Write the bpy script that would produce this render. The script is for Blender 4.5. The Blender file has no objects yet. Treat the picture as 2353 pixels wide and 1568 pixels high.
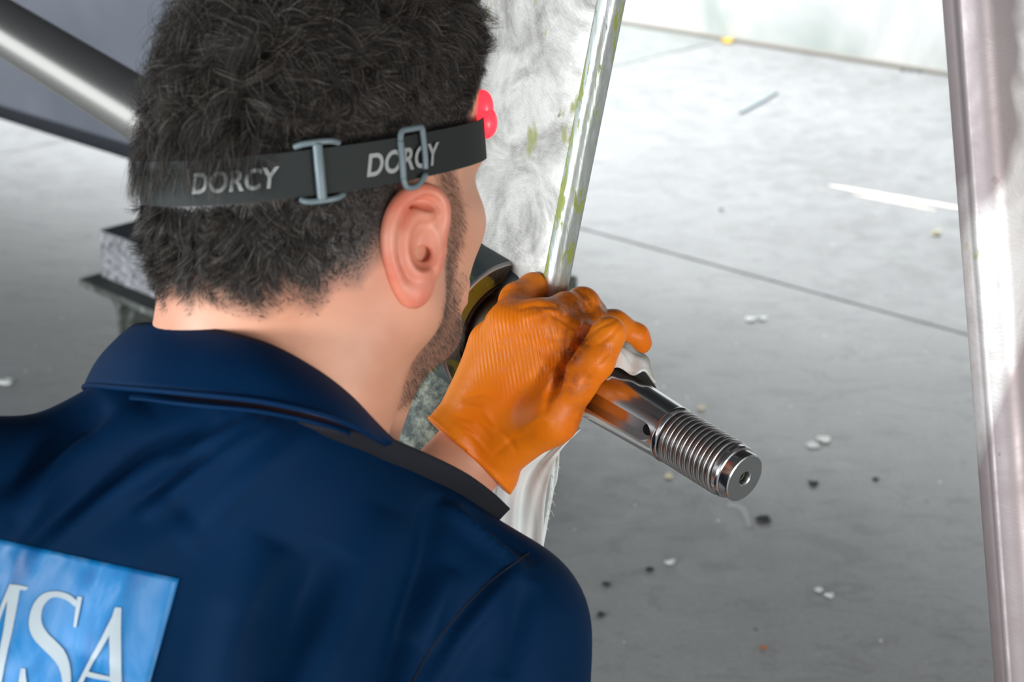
import bpy, bmesh, math, random
import numpy as np
from mathutils import Vector, Matrix
from mathutils.bvhtree import BVHTree
from mathutils.geometry import tessellate_polygon
import openvdb as vdb

random.seed(7)
rng = np.random.default_rng(11)
SC = bpy.context.scene
COL = SC.collection

# ------------------------------------------------------------------ camera
F = 3500.0                       # focal length in pixels of the 2353 px wide frame
PITCH = math.radians(22.0)
CAMH = 1.3
SP, CP = math.sin(PITCH), math.cos(PITCH)
cam_data = bpy.data.cameras.new('camera')
cam = bpy.data.objects.new('camera', cam_data)
COL.objects.link(cam)
cam.location = (0, 0, CAMH)
cam.rotation_euler = (math.pi / 2 - PITCH, 0, 0)
cam_data.sensor_width = 36.0
cam_data.lens = F / 2353 * 36.0
cam_data.clip_start = 0.05
cam_data.dof.use_dof = True
cam_data.dof.focus_distance = 1.07
cam_data.dof.aperture_fstop = 9.0
SC.camera = cam

# ------------------------------------------------------------------ sky and added lights
world = bpy.data.worlds.new('hall_daylight')
SC.world = world
world.use_nodes = True
bg = world.node_tree.nodes['Background']
bg.inputs['Color'].default_value = (0.93, 0.97, 1.0, 1)
bg.inputs['Strength'].default_value = 1.05

def area(name, loc, target, sx, sy, power, color=(1, 1, 1)):
    l = bpy.data.lights.new(name, 'AREA')
    l.shape = 'RECTANGLE'; l.size = sx; l.size_y = sy; l.energy = power; l.color = color
    o = bpy.data.objects.new(name, l); COL.objects.link(o)
    o.location = loc
    o.rotation_euler = (Vector(target) - Vector(loc)).to_track_quat('-Z', 'Y').to_euler()
    return o
area('far_floor_fill', (1.9, 6.0, 4.2), (1.7, 5.2, 0), 5.0, 1.6, 480, (0.94, 0.975, 1.0))  # added unseen area light, brightens the far floor and wall; the next too
area('far_floor_fill', (-2.6, 6.6, 4.2), (-2.4, 5.6, 0), 4.0, 1.6, 650, (0.94, 0.975, 1.0))
area('left_fill', (-3.0, -0.4, 1.2), (-0.2, 0.9, 0.9), 1.2, 0.9, 88, (0.90, 0.96, 1.0))  # added unseen light from the left, for shirt and strut; the next too
area('left_fill', (-1.6, -1.8, 0.8), (-0.4, 0.85, 0.8), 1.0, 0.8, 26, (0.90, 0.96, 1.0))
area('hand_fill', (1.3, -0.9, 0.85), (0.1, 1.15, 0.80), 0.6, 0.6, 22, (1.0, 0.97, 0.94))  # added unseen fill that brightens glove and face edge; the next too
area('hand_fill', (2.4, 0.9, 1.7), (0.1, 1.1, 0.85), 0.6, 0.6, 30, (1.0, 0.97, 0.93))

SC.view_settings.view_transform = 'Standard'
SC.view_settings.look = 'None'
SC.view_settings.gamma = 1.0
SC.view_settings.use_curve_mapping = False
SC.view_settings.exposure = 0.09
try:
    SC.cycles.use_denoising = True
    SC.cycles.max_bounces = 8
except Exception:
    pass

# ------------------------------------------------------------------ frames
def V(x, y, z):
    """a camera-aligned offset (right, up, towards the viewer) as a world vector"""
    return Vector((x, y * SP - z * CP, y * CP + z * SP))
def P(px, py, d):
    """world point seen at a photo pixel, d metres along the view axis"""
    return Vector((0, 0, CAMH)) + V((px - 1176.5) / F * d, (784 - py) / F * d, -d)
def proj(p):
    q = np.asarray(p, dtype=float) - np.array([0, 0, CAMH])
    d = q[..., 1] * CP - q[..., 2] * SP
    yv = q[..., 1] * SP + q[..., 2] * CP
    return 1176.5 + F * q[..., 0] / d, 784 - F * yv / d, d
BA = Vector((0.731, -0.682, 0))      # along the boat, towards the stern
BB = Vector((0.682, 0.731, 0))       # across the boat
def AB(a, b, z=0.0):
    return BA * a + BB * b + Vector((0, 0, z))

# ------------------------------------------------------------------ object helpers
def link(o, parent=None):
    COL.objects.link(o)
    if parent is not None:
        o.parent = parent
        o.matrix_parent_inverse = Matrix.Translation(-parent.location) if parent.type == 'EMPTY' else Matrix()
    return o
def mesh_obj(name, verts, faces, mat, parent=None, smooth=True, uvs=None):
    me = bpy.data.meshes.new(name)
    me.from_pydata([tuple(v) for v in verts], [], [tuple(f) for f in faces])
    me.materials.append(mat)
    if smooth:
        me.polygons.foreach_set('use_smooth', [True] * len(me.polygons))
    me.update()
    return link(bpy.data.objects.new(name, me), parent)
def bm_obj(name, bm, mat, parent=None, smooth=False):
    me = bpy.data.meshes.new(name)
    bmesh.ops.recalc_face_normals(bm, faces=bm.faces)
    bm.to_mesh(me); bm.free()
    me.materials.append(mat)
    if smooth:
        me.polygons.foreach_set('use_smooth', [True] * len(me.polygons))
    return link(bpy.data.objects.new(name, me), parent)
def tag(o, label=None, cat=None, group=None, kind=None):
    if label: o['label'] = label
    if cat: o['category'] = cat
    if group: o['group'] = group
    if kind: o['kind'] = kind
    return o
def empty(name, loc):
    o = bpy.data.objects.new(name, None)
    o.empty_display_size = 0.05
    COL.objects.link(o); o.location = loc
    return o
def frame(o, x, y, z):
    """4x4 with origin o and axes x, y, z"""
    m = Matrix.Identity(4)
    for i, a in enumerate((x, y, z)):
        for j in range(3): m[j][i] = a[j]
    for j in range(3): m[j][3] = o[j]
    return m
def box_bm(bm, m, hx, hy, hz, bevel=0.0, seg=2):
    r = bmesh.ops.create_cube(bm, size=1.0, matrix=m @ Matrix.Diagonal((2 * hx, 2 * hy, 2 * hz, 1)))
    if bevel:
        es = list({e for v in r['verts'] for e in v.link_edges})
        bmesh.ops.bevel(bm, geom=es, offset=bevel, segments=seg, profile=0.5, affect='EDGES')
def ring_sweep(rings, closed_u=True, cap=True):
    """rings: list of equal-length lists of points -> verts, faces"""
    n = len(rings[0]); verts = [p for r in rings for p in r]; faces = []
    for i in range(len(rings) - 1):
        for j in range(n if closed_u else n - 1):
            k = (j + 1) % n
            faces.append((i * n + j, i * n + k, (i + 1) * n + k, (i + 1) * n + j))
    if cap:
        faces.append(tuple(reversed(range(n))))
        faces.append(tuple((len(rings) - 1) * n + j for j in range(n)))
    return verts, faces
def tube(pts, r, n=10, up=Vector((0.1, 0.2, 1))):
    pts = [Vector(p) for p in pts]; rings = []
    for i, p in enumerate(pts):
        t = (pts[min(i + 1, len(pts) - 1)] - pts[max(i - 1, 0)]).normalized()
        a = t.cross(up).normalized(); b = t.cross(a)
        rr = r[i] if isinstance(r, (list, tuple)) else r
        rings.append([p + (a * math.cos(k * 2 * math.pi / n) + b * math.sin(k * 2 * math.pi / n)) * rr for k in range(n)])
    return ring_sweep(rings)
def catmull(pts, n):
    pts = [Vector(p) for p in pts]; out = []
    m = len(pts)
    for k in range(n):
        t = k / (n - 1) * (m - 1); i = min(int(t), m - 2); f = t - i
        p0, p1, p2, p3 = pts[max(i - 1, 0)], pts[i], pts[i + 1], pts[min(i + 2, m - 1)]
        out.append(0.5 * ((2 * p1) + (p2 - p0) * f + (2 * p0 - 5 * p1 + 4 * p2 - p3) * f * f + (3 * p1 - p0 - 3 * p2 + p3) * f ** 3))
    return out

# ------------------------------------------------------------------ distance-field modelling
class Field:
    def __init__(s, lo, hi, res):
        s.lo = np.array(lo, float); s.res = res
        s.ax = [np.arange(lo[i], hi[i] + res, res, dtype=np.float32) for i in range(3)]
        s.D = np.full([len(a) for a in s.ax], 0.5, dtype=np.float32)
    def _sub(s, lo, hi):
        sl = []
        for i in range(3):
            a = int(max(0, math.floor((lo[i] - s.lo[i]) / s.res))); b = int(min(len(s.ax[i]), math.ceil((hi[i] - s.lo[i]) / s.res) + 1))
            if b <= a: return None
            sl.append(slice(a, b))
        return tuple(sl)
    def _xyz(s, sl):
        return s.ax[0][sl[0]][:, None, None], s.ax[1][sl[1]][None, :, None], s.ax[2][sl[2]][None, None, :]
    def put(s, fn, lo, hi, k, op='add'):
        m = 2.5 * k + 4 * s.res
        sl = s._sub([lo[i] - m for i in range(3)], [hi[i] + m for i in range(3)])
        if sl is None: return
        d = fn(*s._xyz(sl)); D = s.D[sl]
        if op == 'sub':
            d = -d; h = np.clip(0.5 - 0.5 * (d - D) / k, 0, 1); s.D[sl] = d + (D - d) * h + k * h * (1 - h)
        else:
            h = np.clip(0.5 + 0.5 * (D - d) / k, 0, 1); s.D[sl] = D + (d - D) * h - k * h * (1 - h)
    def cap(s, a, b, ra, rb=None, k=0.01, op='add'):
        rb = ra if rb is None else rb; a = np.array(a, float); b = np.array(b, float); ab = b - a; L = max(float(ab @ ab), 1e-12)
        def fn(X, Y, Z):
            h = np.clip(((X - a[0]) * ab[0] + (Y - a[1]) * ab[1] + (Z - a[2]) * ab[2]) / L, 0, 1)
            return np.sqrt((X - a[0] - h * ab[0]) ** 2 + (Y - a[1] - h * ab[1]) ** 2 + (Z - a[2] - h * ab[2]) ** 2) - (ra + (rb - ra) * h)
        R = max(ra, rb); s.put(fn, np.minimum(a, b) - R, np.maximum(a, b) + R, k, op)
    def ball(s, a, r, k=0.01, op='add'): s.cap(a, a, r, r, k, op)
    def ell(s, c, axes, radii, k=0.01, op='add'):
        c = np.array(c, float); A = [np.array(v, float) for v in axes]; r = radii
        def fn(X, Y, Z):
            q = [(X - c[0]) * a[0] + (Y - c[1]) * a[1] + (Z - c[2]) * a[2] for a in A]
            k0 = np.sqrt(sum((q[i] / r[i]) ** 2 for i in range(3))); k1 = np.sqrt(sum((q[i] / r[i] ** 2) ** 2 for i in range(3))) + 1e-9
            return k0 * (k0 - 1) / k1
        R = max(r); s.put(fn, c - R, c + R, k, op)
    def half(s, p, n, lo=None, hi=None):
        """cut away what lies beyond the plane (in direction n), inside the box lo..hi"""
        p = np.array(p, float); n = np.array(n, float); n /= np.linalg.norm(n)
        hi_ = [a[-1] for a in s.ax] if hi is None else hi; lo_ = s.lo if lo is None else lo
        sl = s._sub(lo_, hi_)
        if sl is None: return
        X, Y, Z = s._xyz(sl)
        d = (X - p[0]) * n[0] + (Y - p[1]) * n[1] + (Z - p[2]) * n[2]
        s.D[sl] = np.maximum(s.D[sl], d)
    def mesh(s):
        G = vdb.FloatGrid(background=0.5); G.copyFromArray(np.ascontiguousarray(np.clip(s.D, -0.5, 0.5)))
        v, t, q = G.convertToPolygons(0.0, 0.0)
        return v.astype(float) * s.res + s.lo, t, q
def np_mesh(name, v, t, q, mat, parent=None, flip=True, smooth=True):
    me = bpy.data.meshes.new(name)
    me.vertices.add(len(v)); me.vertices.foreach_set('co', v.astype(np.float32).ravel())
    if flip: t = t[:, ::-1]; q = q[:, ::-1]
    idx = np.concatenate([t.ravel(), q.ravel()]).astype(np.int32)
    me.loops.add(len(idx)); me.loops.foreach_set('vertex_index', idx)
    n = len(t) + len(q); me.polygons.add(n)
    st = np.concatenate([np.arange(len(t)) * 3, len(t) * 3 + np.arange(len(q)) * 4]).astype(np.int32)
    me.polygons.foreach_set('loop_start', st)
    if smooth: me.polygons.foreach_set('use_smooth', np.ones(n, dtype=bool))
    me.update(calc_edges=True); me.validate()
    me.materials.append(mat)
    return link(bpy.data.objects.new(name, me), parent)
def normals(v, t, q):
    n = np.zeros_like(v)
    for f in (q, t):
        if len(f):
            a = v[f[:, 0]]; b = v[f[:, 1]]; c = v[f[:, 2]]
            fn = np.cross(b - a, c - a)
            if f.shape[1] == 4: fn = fn + np.cross(c - a, v[f[:, 3]] - a)
            for j in range(f.shape[1]): np.add.at(n, f[:, j], fn)
    n /= (np.linalg.norm(n, axis=1, keepdims=True) + 1e-12)
    i = v[:, 2].argmax()                    # the topmost vertex faces up
    return n if n[i, 2] > 0 else -n
def smooth_np(v, t, q, it=2, f=0.5):
    es = np.concatenate([q[:, [0, 1]], q[:, [1, 2]], q[:, [2, 3]], q[:, [3, 0]]] + ([t[:, [0, 1]], t[:, [1, 2]], t[:, [2, 0]]] if len(t) else []))
    cnt = np.zeros(len(v)); np.add.at(cnt, es[:, 0], 1); np.add.at(cnt, es[:, 1], 1)
    for _ in range(it):
        s_ = np.zeros_like(v)
        np.add.at(s_, es[:, 0], v[es[:, 1]]); np.add.at(s_, es[:, 1], v[es[:, 0]])
        v = v + (s_ / cnt[:, None] - v) * f
    return v

# ------------------------------------------------------------------ materials
def lin(c):
    return tuple(((x / 255) / 12.92 if x / 255 <= 0.04045 else ((x / 255 + 0.055) / 1.055) ** 2.4) for x in c)
class M:
    def __init__(s, name, rough=0.5, metal=0.0, color=(0.5, 0.5, 0.5)):
        s.m = bpy.data.materials.new(name); s.m.use_nodes = True; s.t = s.m.node_tree
        s.b = s.t.nodes['Principled BSDF']
        s.b.inputs['Roughness'].default_value = rough; s.b.inputs['Metallic'].default_value = metal
        s.b.inputs['Base Color'].default_value = (*color, 1)
    def n(s, typ, **kw):
        x = s.t.nodes.new(typ)
        for k, v in kw.items():
            if k in x.inputs.keys(): x.inputs[k].default_value = v
            else: setattr(x, k, v)
        return x
    def l(s, a, b): s.t.links.new(a, b)
    def coord(s, kind='Object', scale=(1, 1, 1), rot=(0, 0, 0)):
        tc = s.n('ShaderNodeTexCoord'); mp = s.n('ShaderNodeMapping')
        mp.inputs['Scale'].default_value = scale; mp.inputs['Rotation'].default_value = rot
        s.l(tc.outputs[kind], mp.inputs[0]); return mp.outputs[0]
    def noise(s, vec, scale, detail=4, rough=0.55, dist=0.0):
        x = s.n('ShaderNodeTexNoise', Scale=scale, Detail=detail, Roughness=rough, Distortion=dist)
        s.l(vec, x.inputs['Vector']); return x.outputs[0]
    def ramp(s, fac, stops, interp='LINEAR'):
        x = s.n('ShaderNodeValToRGB'); e = x.color_ramp.elements; x.color_ramp.interpolation = interp
        while len(e) < len(stops): e.new(0.5)
        for i, (p, c) in enumerate(stops):
            e[i].position = p; e[i].color = (*c, 1) if len(c) == 3 else c
        s.l(fac, x.inputs[0]); return x.outputs[0]
    def mix(s, fac, a, b, mode='MIX'):
        x = s.n('ShaderNodeMix'); x.data_type = 'RGBA'; x.blend_type = mode
        for v, i in ((fac, 0), (a, 6), (b, 7)):
            if hasattr(v, 'node') or isinstance(v, bpy.types.NodeSocket): s.l(v, x.inputs[i])
            elif i == 0: x.inputs[0].default_value = v
            else: x.inputs[i].default_value = (*v, 1)
        return x.outputs[2]
    def math(s, op, a, b=None, clamp=False):
        x = s.n('ShaderNodeMath', operation=op); x.use_clamp = clamp
        for v, i in ((a, 0), (b, 1)):
            if v is None: continue
            if isinstance(v, bpy.types.NodeSocket): s.l(v, x.inputs[i])
            else: x.inputs[i].default_value = v
        return x.outputs[0]
    def col(s, c): s.l(c, s.b.inputs['Base Color']); return s
    def rgh(s, c): s.l(c, s.b.inputs['Roughness']); return s
    def bump(s, h, strength=0.3, dist=0.001, prev=None):
        x = s.n('ShaderNodeBump', Strength=strength, Distance=dist); s.l(h, x.inputs['Height'])
        if prev is not None: s.l(prev, x.inputs['Normal'])
        s.l(x.outputs[0], s.b.inputs['Normal']); return x.outputs[0]
def g(v): return (v, v, v)

# concrete
def concrete(name, tint=1.0, hue=(1, 1, 1)):
    m = M(name, 0.55); c = m.coord('Object')
    big = m.noise(c, 1.6, 5, 0.6, 0.4); mid = m.noise(c, 14, 5, 0.6, 0.6); fine = m.noise(c, 130, 3, 0.6)
    def t(v): return tuple(v * tint * h for h in hue)
    base = m.ramp(big, [(0.3, t(0.36)), (0.7, t(0.60))])
    b2 = m.mix(0.45, base, m.ramp(mid, [(0.3, t(0.30)), (0.7, t(0.62))]))
    b3 = m.mix(0.10, b2, m.ramp(fine, [(0.35, t(0.2)), (0.65, t(0.95))]))
    sc_ = m.noise(m.coord('Object', (1.0, 2.2, 1), (0, 0, 0.9)), 7, 6, 0.72, 1.6)
    b3 = m.mix(m.ramp(sc_, [(0.52, g(0)), (0.60, g(0.30))]), b3, t(0.22))
    sm = m.noise(m.coord('Object', (1.0, 3.2, 1), (0, 0, 0.5)), 9, 5, 0.72, 1.4)   # dried paint smears
    b4 = m.mix(m.ramp(sm, [(0.62, g(0)), (0.72, g(0.40))]), b3, (0.75 * tint, 0.76 * tint, 0.74 * tint))
    v = m.n('ShaderNodeTexVoronoi', Scale=26.0); m.l(c, v.inputs['Vector'])
    sp = m.ramp(v.outputs['Distance'], [(0.05, g(1)), (0.09, g(0))])
    sel = m.math('GREATER_THAN', m.noise(c, 31, 1), 0.60)
    b5 = m.mix(m.math('MULTIPLY', sp, sel), b4, (0.78, 0.76, 0.70))
    v2 = m.n('ShaderNodeTexVoronoi', Scale=17.0); m.l(m.coord('Object', (1, 1, 1), (0, 0, 1.1)), v2.inputs['Vector'])
    sp2 = m.ramp(v2.outputs['Distance'], [(0.04, g(1)), (0.08, g(0))])
    sel2 = m.math('GREATER_THAN', m.noise(c, 23, 1), 0.60)
    b6 = m.mix(m.math('MULTIPLY', sp2, sel2), b5, (0.06, 0.06, 0.06))
    m.col(b6)
    m.rgh(m.ramp(mid, [(0.3, g(0.45)), (0.7, g(0.68))]))
    m.bump(m.mix(0.5, m.noise(c, 60, 6, 0.7), sm), 0.35, 0.002)
    return m.m
MAT = {}
MAT['concrete'] = concrete('floor_concrete', 0.51)
MAT['concrete_green'] = concrete('floor_concrete_greenish', 0.5, (0.95, 1.0, 0.96))
m = M('joint_dirt', 0.9, 0, (0.16, 0.165, 0.165)); MAT['joint'] = m.m
m = M('white_wall', 0.7); c = m.coord('Object')
w1 = m.noise(m.coord('Object', (1, 1, 0.5)), 1.6, 4, 0.6, 0.5)
cc = m.ramp(w1, [(0.36, (0.40, 0.45, 0.42)), (0.55, (0.66, 0.66, 0.64)), (0.72, (0.76, 0.755, 0.735))])
cc = m.mix(m.ramp(m.noise(m.coord('Object', (3, 3, 1)), 7, 4, 0.7), [(0.66, g(0)), (0.74, g(0.5))]), cc, (0.35, 0.38, 0.36))
m.col(cc); m.bump(m.noise(c, 20, 5), 0.2, 0.004); MAT['wall'] = m.m
m = M('dark_joint_sealant', 0.8, 0, (0.24, 0.22, 0.19)); MAT['seal'] = m.m

# hull paints
m = M('grey_hull_paint', 0.38); c = m.coord('Object')
m.col(m.ramp(m.noise(c, 2.2, 3), [(0.3, lin((118, 123, 134))), (0.7, lin((146, 150, 160)))]))
m.bump(m.noise(c, 9, 3), 0.05, 0.003); MAT['hull'] = m.m
m = M('dark_bottom_edge', 0.5, 0, lin((44, 46, 54))); MAT['keel_edge'] = m.m
m = M('dark_antifouling', 0.6, 0, (0.045, 0.048, 0.055)); MAT['hull_dark'] = m.m

# brushed / ground steel with curved grinder marks and primer left-overs
def ground_steel(name, lo, hi, primer=0.0, rough=0.33, purple=False, metal=0.75):
    m = M(name, rough, metal); c = m.coord('Object')
    dist = m.noise(c, 7, 3, 0.5)
    vm = m.n('ShaderNodeVectorMath', operation='MULTIPLY_ADD'); m.l(c, vm.inputs[0])
    cv = m.n('ShaderNodeTexNoise', Scale=6.0, Detail=2.0); m.l(c, cv.inputs['Vector'])
    vm.inputs[1].default_value = (1, 1, 1)
    sc = m.n('ShaderNodeVectorMath', operation='SCALE'); m.l(cv.outputs['Color'], sc.inputs[0]); sc.inputs['Scale'].default_value = 0.16
    m.l(sc.outputs[0], vm.inputs[2])
    w = m.n('ShaderNodeTexNoise', Scale=9.0, Detail=6.0, Roughness=0.75, Distortion=3.0)
    mp2 = m.n('ShaderNodeMapping'); mp2.inputs['Scale'].default_value = (1, 1, 1); m.l(vm.outputs[0], mp2.inputs[0]); m.l(mp2.outputs[0], w.inputs['Vector'])
    w2 = m.n('ShaderNodeTexWave', Scale=120.0, Distortion=9.0, Detail=4.0); w2.wave_type = 'RINGS'; w2.rings_direction = 'Y'
    w2.inputs['Detail Scale'].default_value = 1.6; m.l(vm.outputs[0], w2.inputs['Vector'])
    cloud = m.noise(c, 13, 5, 0.6, 2.5)
    base = m.ramp(cloud, [(0.36, lo), (0.60, hi)])
    base = m.mix(0.30, base, m.ramp(w.outputs[0], [(0.38, lo), (0.62, hi)]))
    base = m.mix(0.05, base, m.ramp(w2.outputs[0], [(0.2, g(0.2)), (0.8, g(0.95))]))
    pits = m.ramp(m.noise(c, 75, 3, 0.6), [(0.70, g(0)), (0.76, g(0.75))])
    base = m.mix(pits, base, (0.12, 0.11, 0.09))
    if purple:
        pm = m.ramp(m.noise(m.coord('Object', (1, 1, 0.55)), 5.5, 3, 0.5, 0.8), [(0.49, g(0)), (0.54, g(0.8))])
        base = m.mix(pm, base, lin((138, 122, 124)))  # purplish reflections put into the steel colour as patches
    met = None
    if primer:
        pr = m.ramp(m.noise(m.coord('Object', (1, 1, 0.6)), 19, 4, 0.6, 0.3), [(primer, g(0)), (primer + 0.04, g(0.85))])
        base = m.mix(pr, base, lin((150, 154, 86)))
        m.l(m.math('MULTIPLY', m.math('SUBTRACT', 1.0, pr, True), metal), m.b.inputs['Metallic'])
    m.col(base)
    m.rgh(m.ramp(cloud, [(0.3, g(rough + 0.12)), (0.7, g(rough - 0.04))]))
    h = m.bump(w2.outputs[0], 0.05, 0.0003)
    m.bump(m.noise(c, 26, 4), 0.25, 0.0015, h)
    return m.m
MAT['strut_steel'] = ground_steel('ground_steel_face', lin((134, 131, 127)), lin((212, 209, 203)), 0.645, 0.42)
MAT['rudder_steel'] = ground_steel('brushed_rudder_steel', lin((206, 200, 197)), lin((242, 238, 235)), 0.76, 0.42, purple=True, metal=0.4)
# edge of the strut: bare steel smeared with primer
m = M('primer_streaked_edge', 0.35, 0.9); c = m.coord('Object', (1, 1, 0.22)); a = m.noise(c, 80, 5, 0.65, 0.8); b = m.noise(c, 110, 4, 0.6)
cc = m.ramp(a, [(0.40, lin((222, 228, 228))), (0.53, lin((190, 200, 190))), (0.57, lin((152, 162, 80))), (0.70, lin((170, 180, 96)))])
cc = m.mix(m.ramp(b, [(0.64, g(0)), (0.68, g(0.9))]), cc, lin((50, 54, 54)))
m.col(cc); m.l(m.ramp(a, [(0.50, g(0.7)), (0.57, g(0.0))]), m.b.inputs['Metallic']); m.bump(b, 0.4, 0.002); MAT['edge'] = m.m
m = M('grey_strut_edge', 0.5, 0.4, lin((176, 178, 178))); MAT['edge_grey'] = m.m
# the boss: dark teal grey paint with green primer
m = M('weathered_boss_paint', 0.5); c = m.coord('Object'); a = m.noise(c, 26, 6, 0.65, 0.6); b = m.noise(c, 60, 5, 0.7)
cc = m.ramp(b, [(0.35, lin((40, 48, 46))), (0.6, lin((88, 96, 90)))])
cc = m.mix(m.ramp(a, [(0.48, g(0)), (0.54, g(1))]), cc, lin((138, 154, 52)))
cc = m.mix(m.ramp(m.noise(c, 120, 4, 0.7), [(0.62, g(0)), (0.68, g(0.7))]), cc, lin((178, 176, 160)))
m.col(cc); m.bump(b, 0.5, 0.0015); MAT['boss'] = m.m
m = M('dark_teal_boss', 0.33, 0.4); c = m.coord('Object'); a = m.noise(c, 16, 4, 0.5, 0.5)
cc = m.ramp(a, [(0.3, lin((52, 60, 62))), (0.7, lin((92, 102, 102)))])
cc = m.mix(m.ramp(m.noise(m.coord('Object', (1, 1, 1)), 13, 3, 0.5, 0.4), [(0.55, g(0)), (0.57, g(1))]), cc, lin((122, 150, 36)))
m.col(cc); m.bump(a, 0.2, 0.002); MAT['boss_side'] = m.m
m = M('speckled_grey_primer', 0.6); c = m.coord('Object'); a = m.noise(c, 75, 5, 0.7)
m.col(m.ramp(a, [(0.42, lin((70, 80, 78))), (0.52, lin((120, 130, 120))), (0.62, lin((170, 176, 158)))])); m.bump(a, 0.4, 0.001); MAT['speckle'] = m.m
m = M('black_bearing_rubber', 0.35, 0, (0.012, 0.010, 0.010)); MAT['bearing'] = m.m
m = M('lip_highlight', 0.3, 1.0, (0.62, 0.62, 0.62)); MAT['lip'] = m.m  # white highlight on the bevel put into a pale metal colour
m = M('polished_steel', 0.2, 1.0, (0.58, 0.57, 0.57)); c = m.coord('Object'); m.rgh(m.ramp(m.noise(c, 40, 4), [(0.3, g(0.16)), (0.7, g(0.24))])); MAT['shaft'] = m.m
m = M('cut_thread_steel', 0.30, 1.0, (0.50, 0.49, 0.48)); MAT['thread'] = m.m
m = M('satin_turned_steel', 0.30, 1.0, (0.80, 0.78, 0.74)); c = m.coord('Object', (1, 1, 1))
m.bump(m.noise(m.coord('Object'), 160, 3), 0.06, 0.0004); MAT['shaft_main'] = m.m
m = M('turned_end_face', 0.3, 1.0, (0.50, 0.53, 0.53)); MAT['shaft_face'] = m.m
m = M('rusty_hole', 0.6, 0.5, (0.13, 0.12, 0.09)); MAT['hole_thread'] = m.m
m = M('dark_hole', 0.7, 0.2, (0.02, 0.02, 0.02)); MAT['hole'] = m.m
# beams and timber
m = M('painted_beam_steel', 0.55, 0.2); c = m.coord('Object'); a = m.noise(c, 34, 5, 0.7)
m.col(m.ramp(a, [(0.36, lin((66, 70, 66))), (0.55, lin((108, 112, 106))), (0.7, lin((170, 174, 172)))])); m.bump(a, 0.3, 0.002); MAT['beam'] = m.m
m = M('dark_beam_top', 0.6, 0.1); c = m.coord('Object'); m.col(m.ramp(m.noise(c, 20, 4), [(0.3, lin((34, 38, 36))), (0.7, lin((62, 66, 62)))])); MAT['beam_top'] = m.m
m = M('sawn_end_grain', 0.8); c = m.coord('Object', (1, 1, 1), (0.3, 0.2, 0.6)); a = m.noise(c, 36, 6, 0.75, 2.0); b = m.noise(m.coord('Object', (1, 1, 0.45), (0.2, 0.5, 0)), 52, 5, 0.7, 3.0)
cc = m.ramp(b, [(0.38, lin((60, 60, 62))), (0.47, lin((128, 128, 130))), (0.6, lin((196, 196, 202)))])
cc = m.mix(0.35, cc, m.ramp(a, [(0.4, lin((40, 40, 42))), (0.5, lin((190, 190, 194)))]))
m.col(cc); m.bump(b, 0.9, 0.004); MAT['end_grain'] = m.m
m = M('tarred_timber', 0.65, 0, (0.016, 0.021, 0.020)); c = m.coord('Object'); m.bump(m.noise(c, 30, 4), 0.4, 0.003); MAT['timber'] = m.m
# ================================================================== the setting
floor = mesh_obj('floor', [AB(-9, -4, -0.014), AB(5, -4, -0.014), AB(5, 6.2, -0.014), AB(-9, 6.2, -0.014)], [(0, 1, 2, 3)], MAT['joint'], smooth=False)
tag(floor, kind='structure')
rows = [(-4.0, -1.9, [-9, -6.0, -1.0, 5]), (-1.9, 0.6, [-9, -7.0, -2.4, 5]), (0.6, 3.1, [-9, -4.54, 1.2, 5]), (3.1, 5.625, [-9, -3.95, 1.3, 5])]
for b0, b1, cuts in rows:
    for i in range(len(cuts) - 1):
        a0, a1 = cuts[i], cuts[i + 1]; e = 0.0045
        bm = bmesh.new()
        z = -0.0006 * (i % 2)
        box_bm(bm, frame(AB((a0 + a1) / 2, (b0 + b1) / 2, z - 0.01), BA, BB, Vector((0, 0, 1))), (a1 - a0) / 2 - e, (b1 - b0) / 2 - e, 0.01, 0.0025, 1)
        green = b0 > 3 and i == 0
        bm_obj('slab', bm, MAT['concrete_green' if green else 'concrete'], floor)
bm = bmesh.new(); box_bm(bm, frame(AB(-2, 5.725, 1.9), BA, BB, Vector((0, 0, 1))), 7.0, 0.1, 1.9)
wall = bm_obj('wall_far', bm, MAT['wall']); tag(wall, kind='structure')
bm = bmesh.new(); box_bm(bm, frame(AB(-2, 5.618, 0.008), BA, BB, Vector((0, 0, 1))), 7.0, 0.012, 0.010, 0.003, 1)
tag(bm_obj('baseboard_far', bm, MAT['seal']), kind='structure')

# ================================================================== the boat hull
hull = empty('boat_hull', AB(-3.0, 1.9, 0.6))
tag(hull, 'grey painted boat hull whose keel shows behind the polished shaft tube', 'boat')
# shell: lofted V bottom and topsides above the frame
def hull_section(a):
    t = (a + 7.5) / 8.6                       # 0 bow .. 1 stern
    w = 2.75 * min(1.0, 0.25 + 1.25 * t)
    zk = 0.92 + 0.34 * max(0, t - 0.45) / 0.55
    zc = 1.62
    zk = zk if t > 0.2 else 0.92 + (0.2 - t) * 1.5
    pts = []
    for s in (-1, 1):
        q = [(0, zk), (0.33 * w, zk + (zc - zk) * 0.52), (0.66 * w, zk + (zc - zk) * 0.86), (0.94 * w, zc), (w, zc + 0.12), (w * 1.03, zc + 1.0)]
        pts.append([(s * x, zz) for x, zz in q])
    sec = list(reversed(pts[0])) + pts[1][1:]
    near = []
    for x, zz in sec:
        near.append(AB(a, 1.9 + (x if x < 0 else x * 0.62), zz))
    return near
secs = [hull_section(a) for a in np.linspace(-7.5, 1.1, 14)]
vv, ff = ring_sweep(secs, closed_u=False, cap=False)
n_ = len(secs[0]); ff.append(tuple(len(vv) - n_ + j for j in range(n_)))
deck = [(i * n_, (i + 1) * n_, (i + 1) * n_ + n_ - 1, i * n_ + n_ - 1) for i in range(len(secs) - 1)]
sh = mesh_obj('hull_shell', vv, ff + deck, MAT['hull_dark'], hull)
sh['label'] = 'dark antifouled hull bottom'
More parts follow.
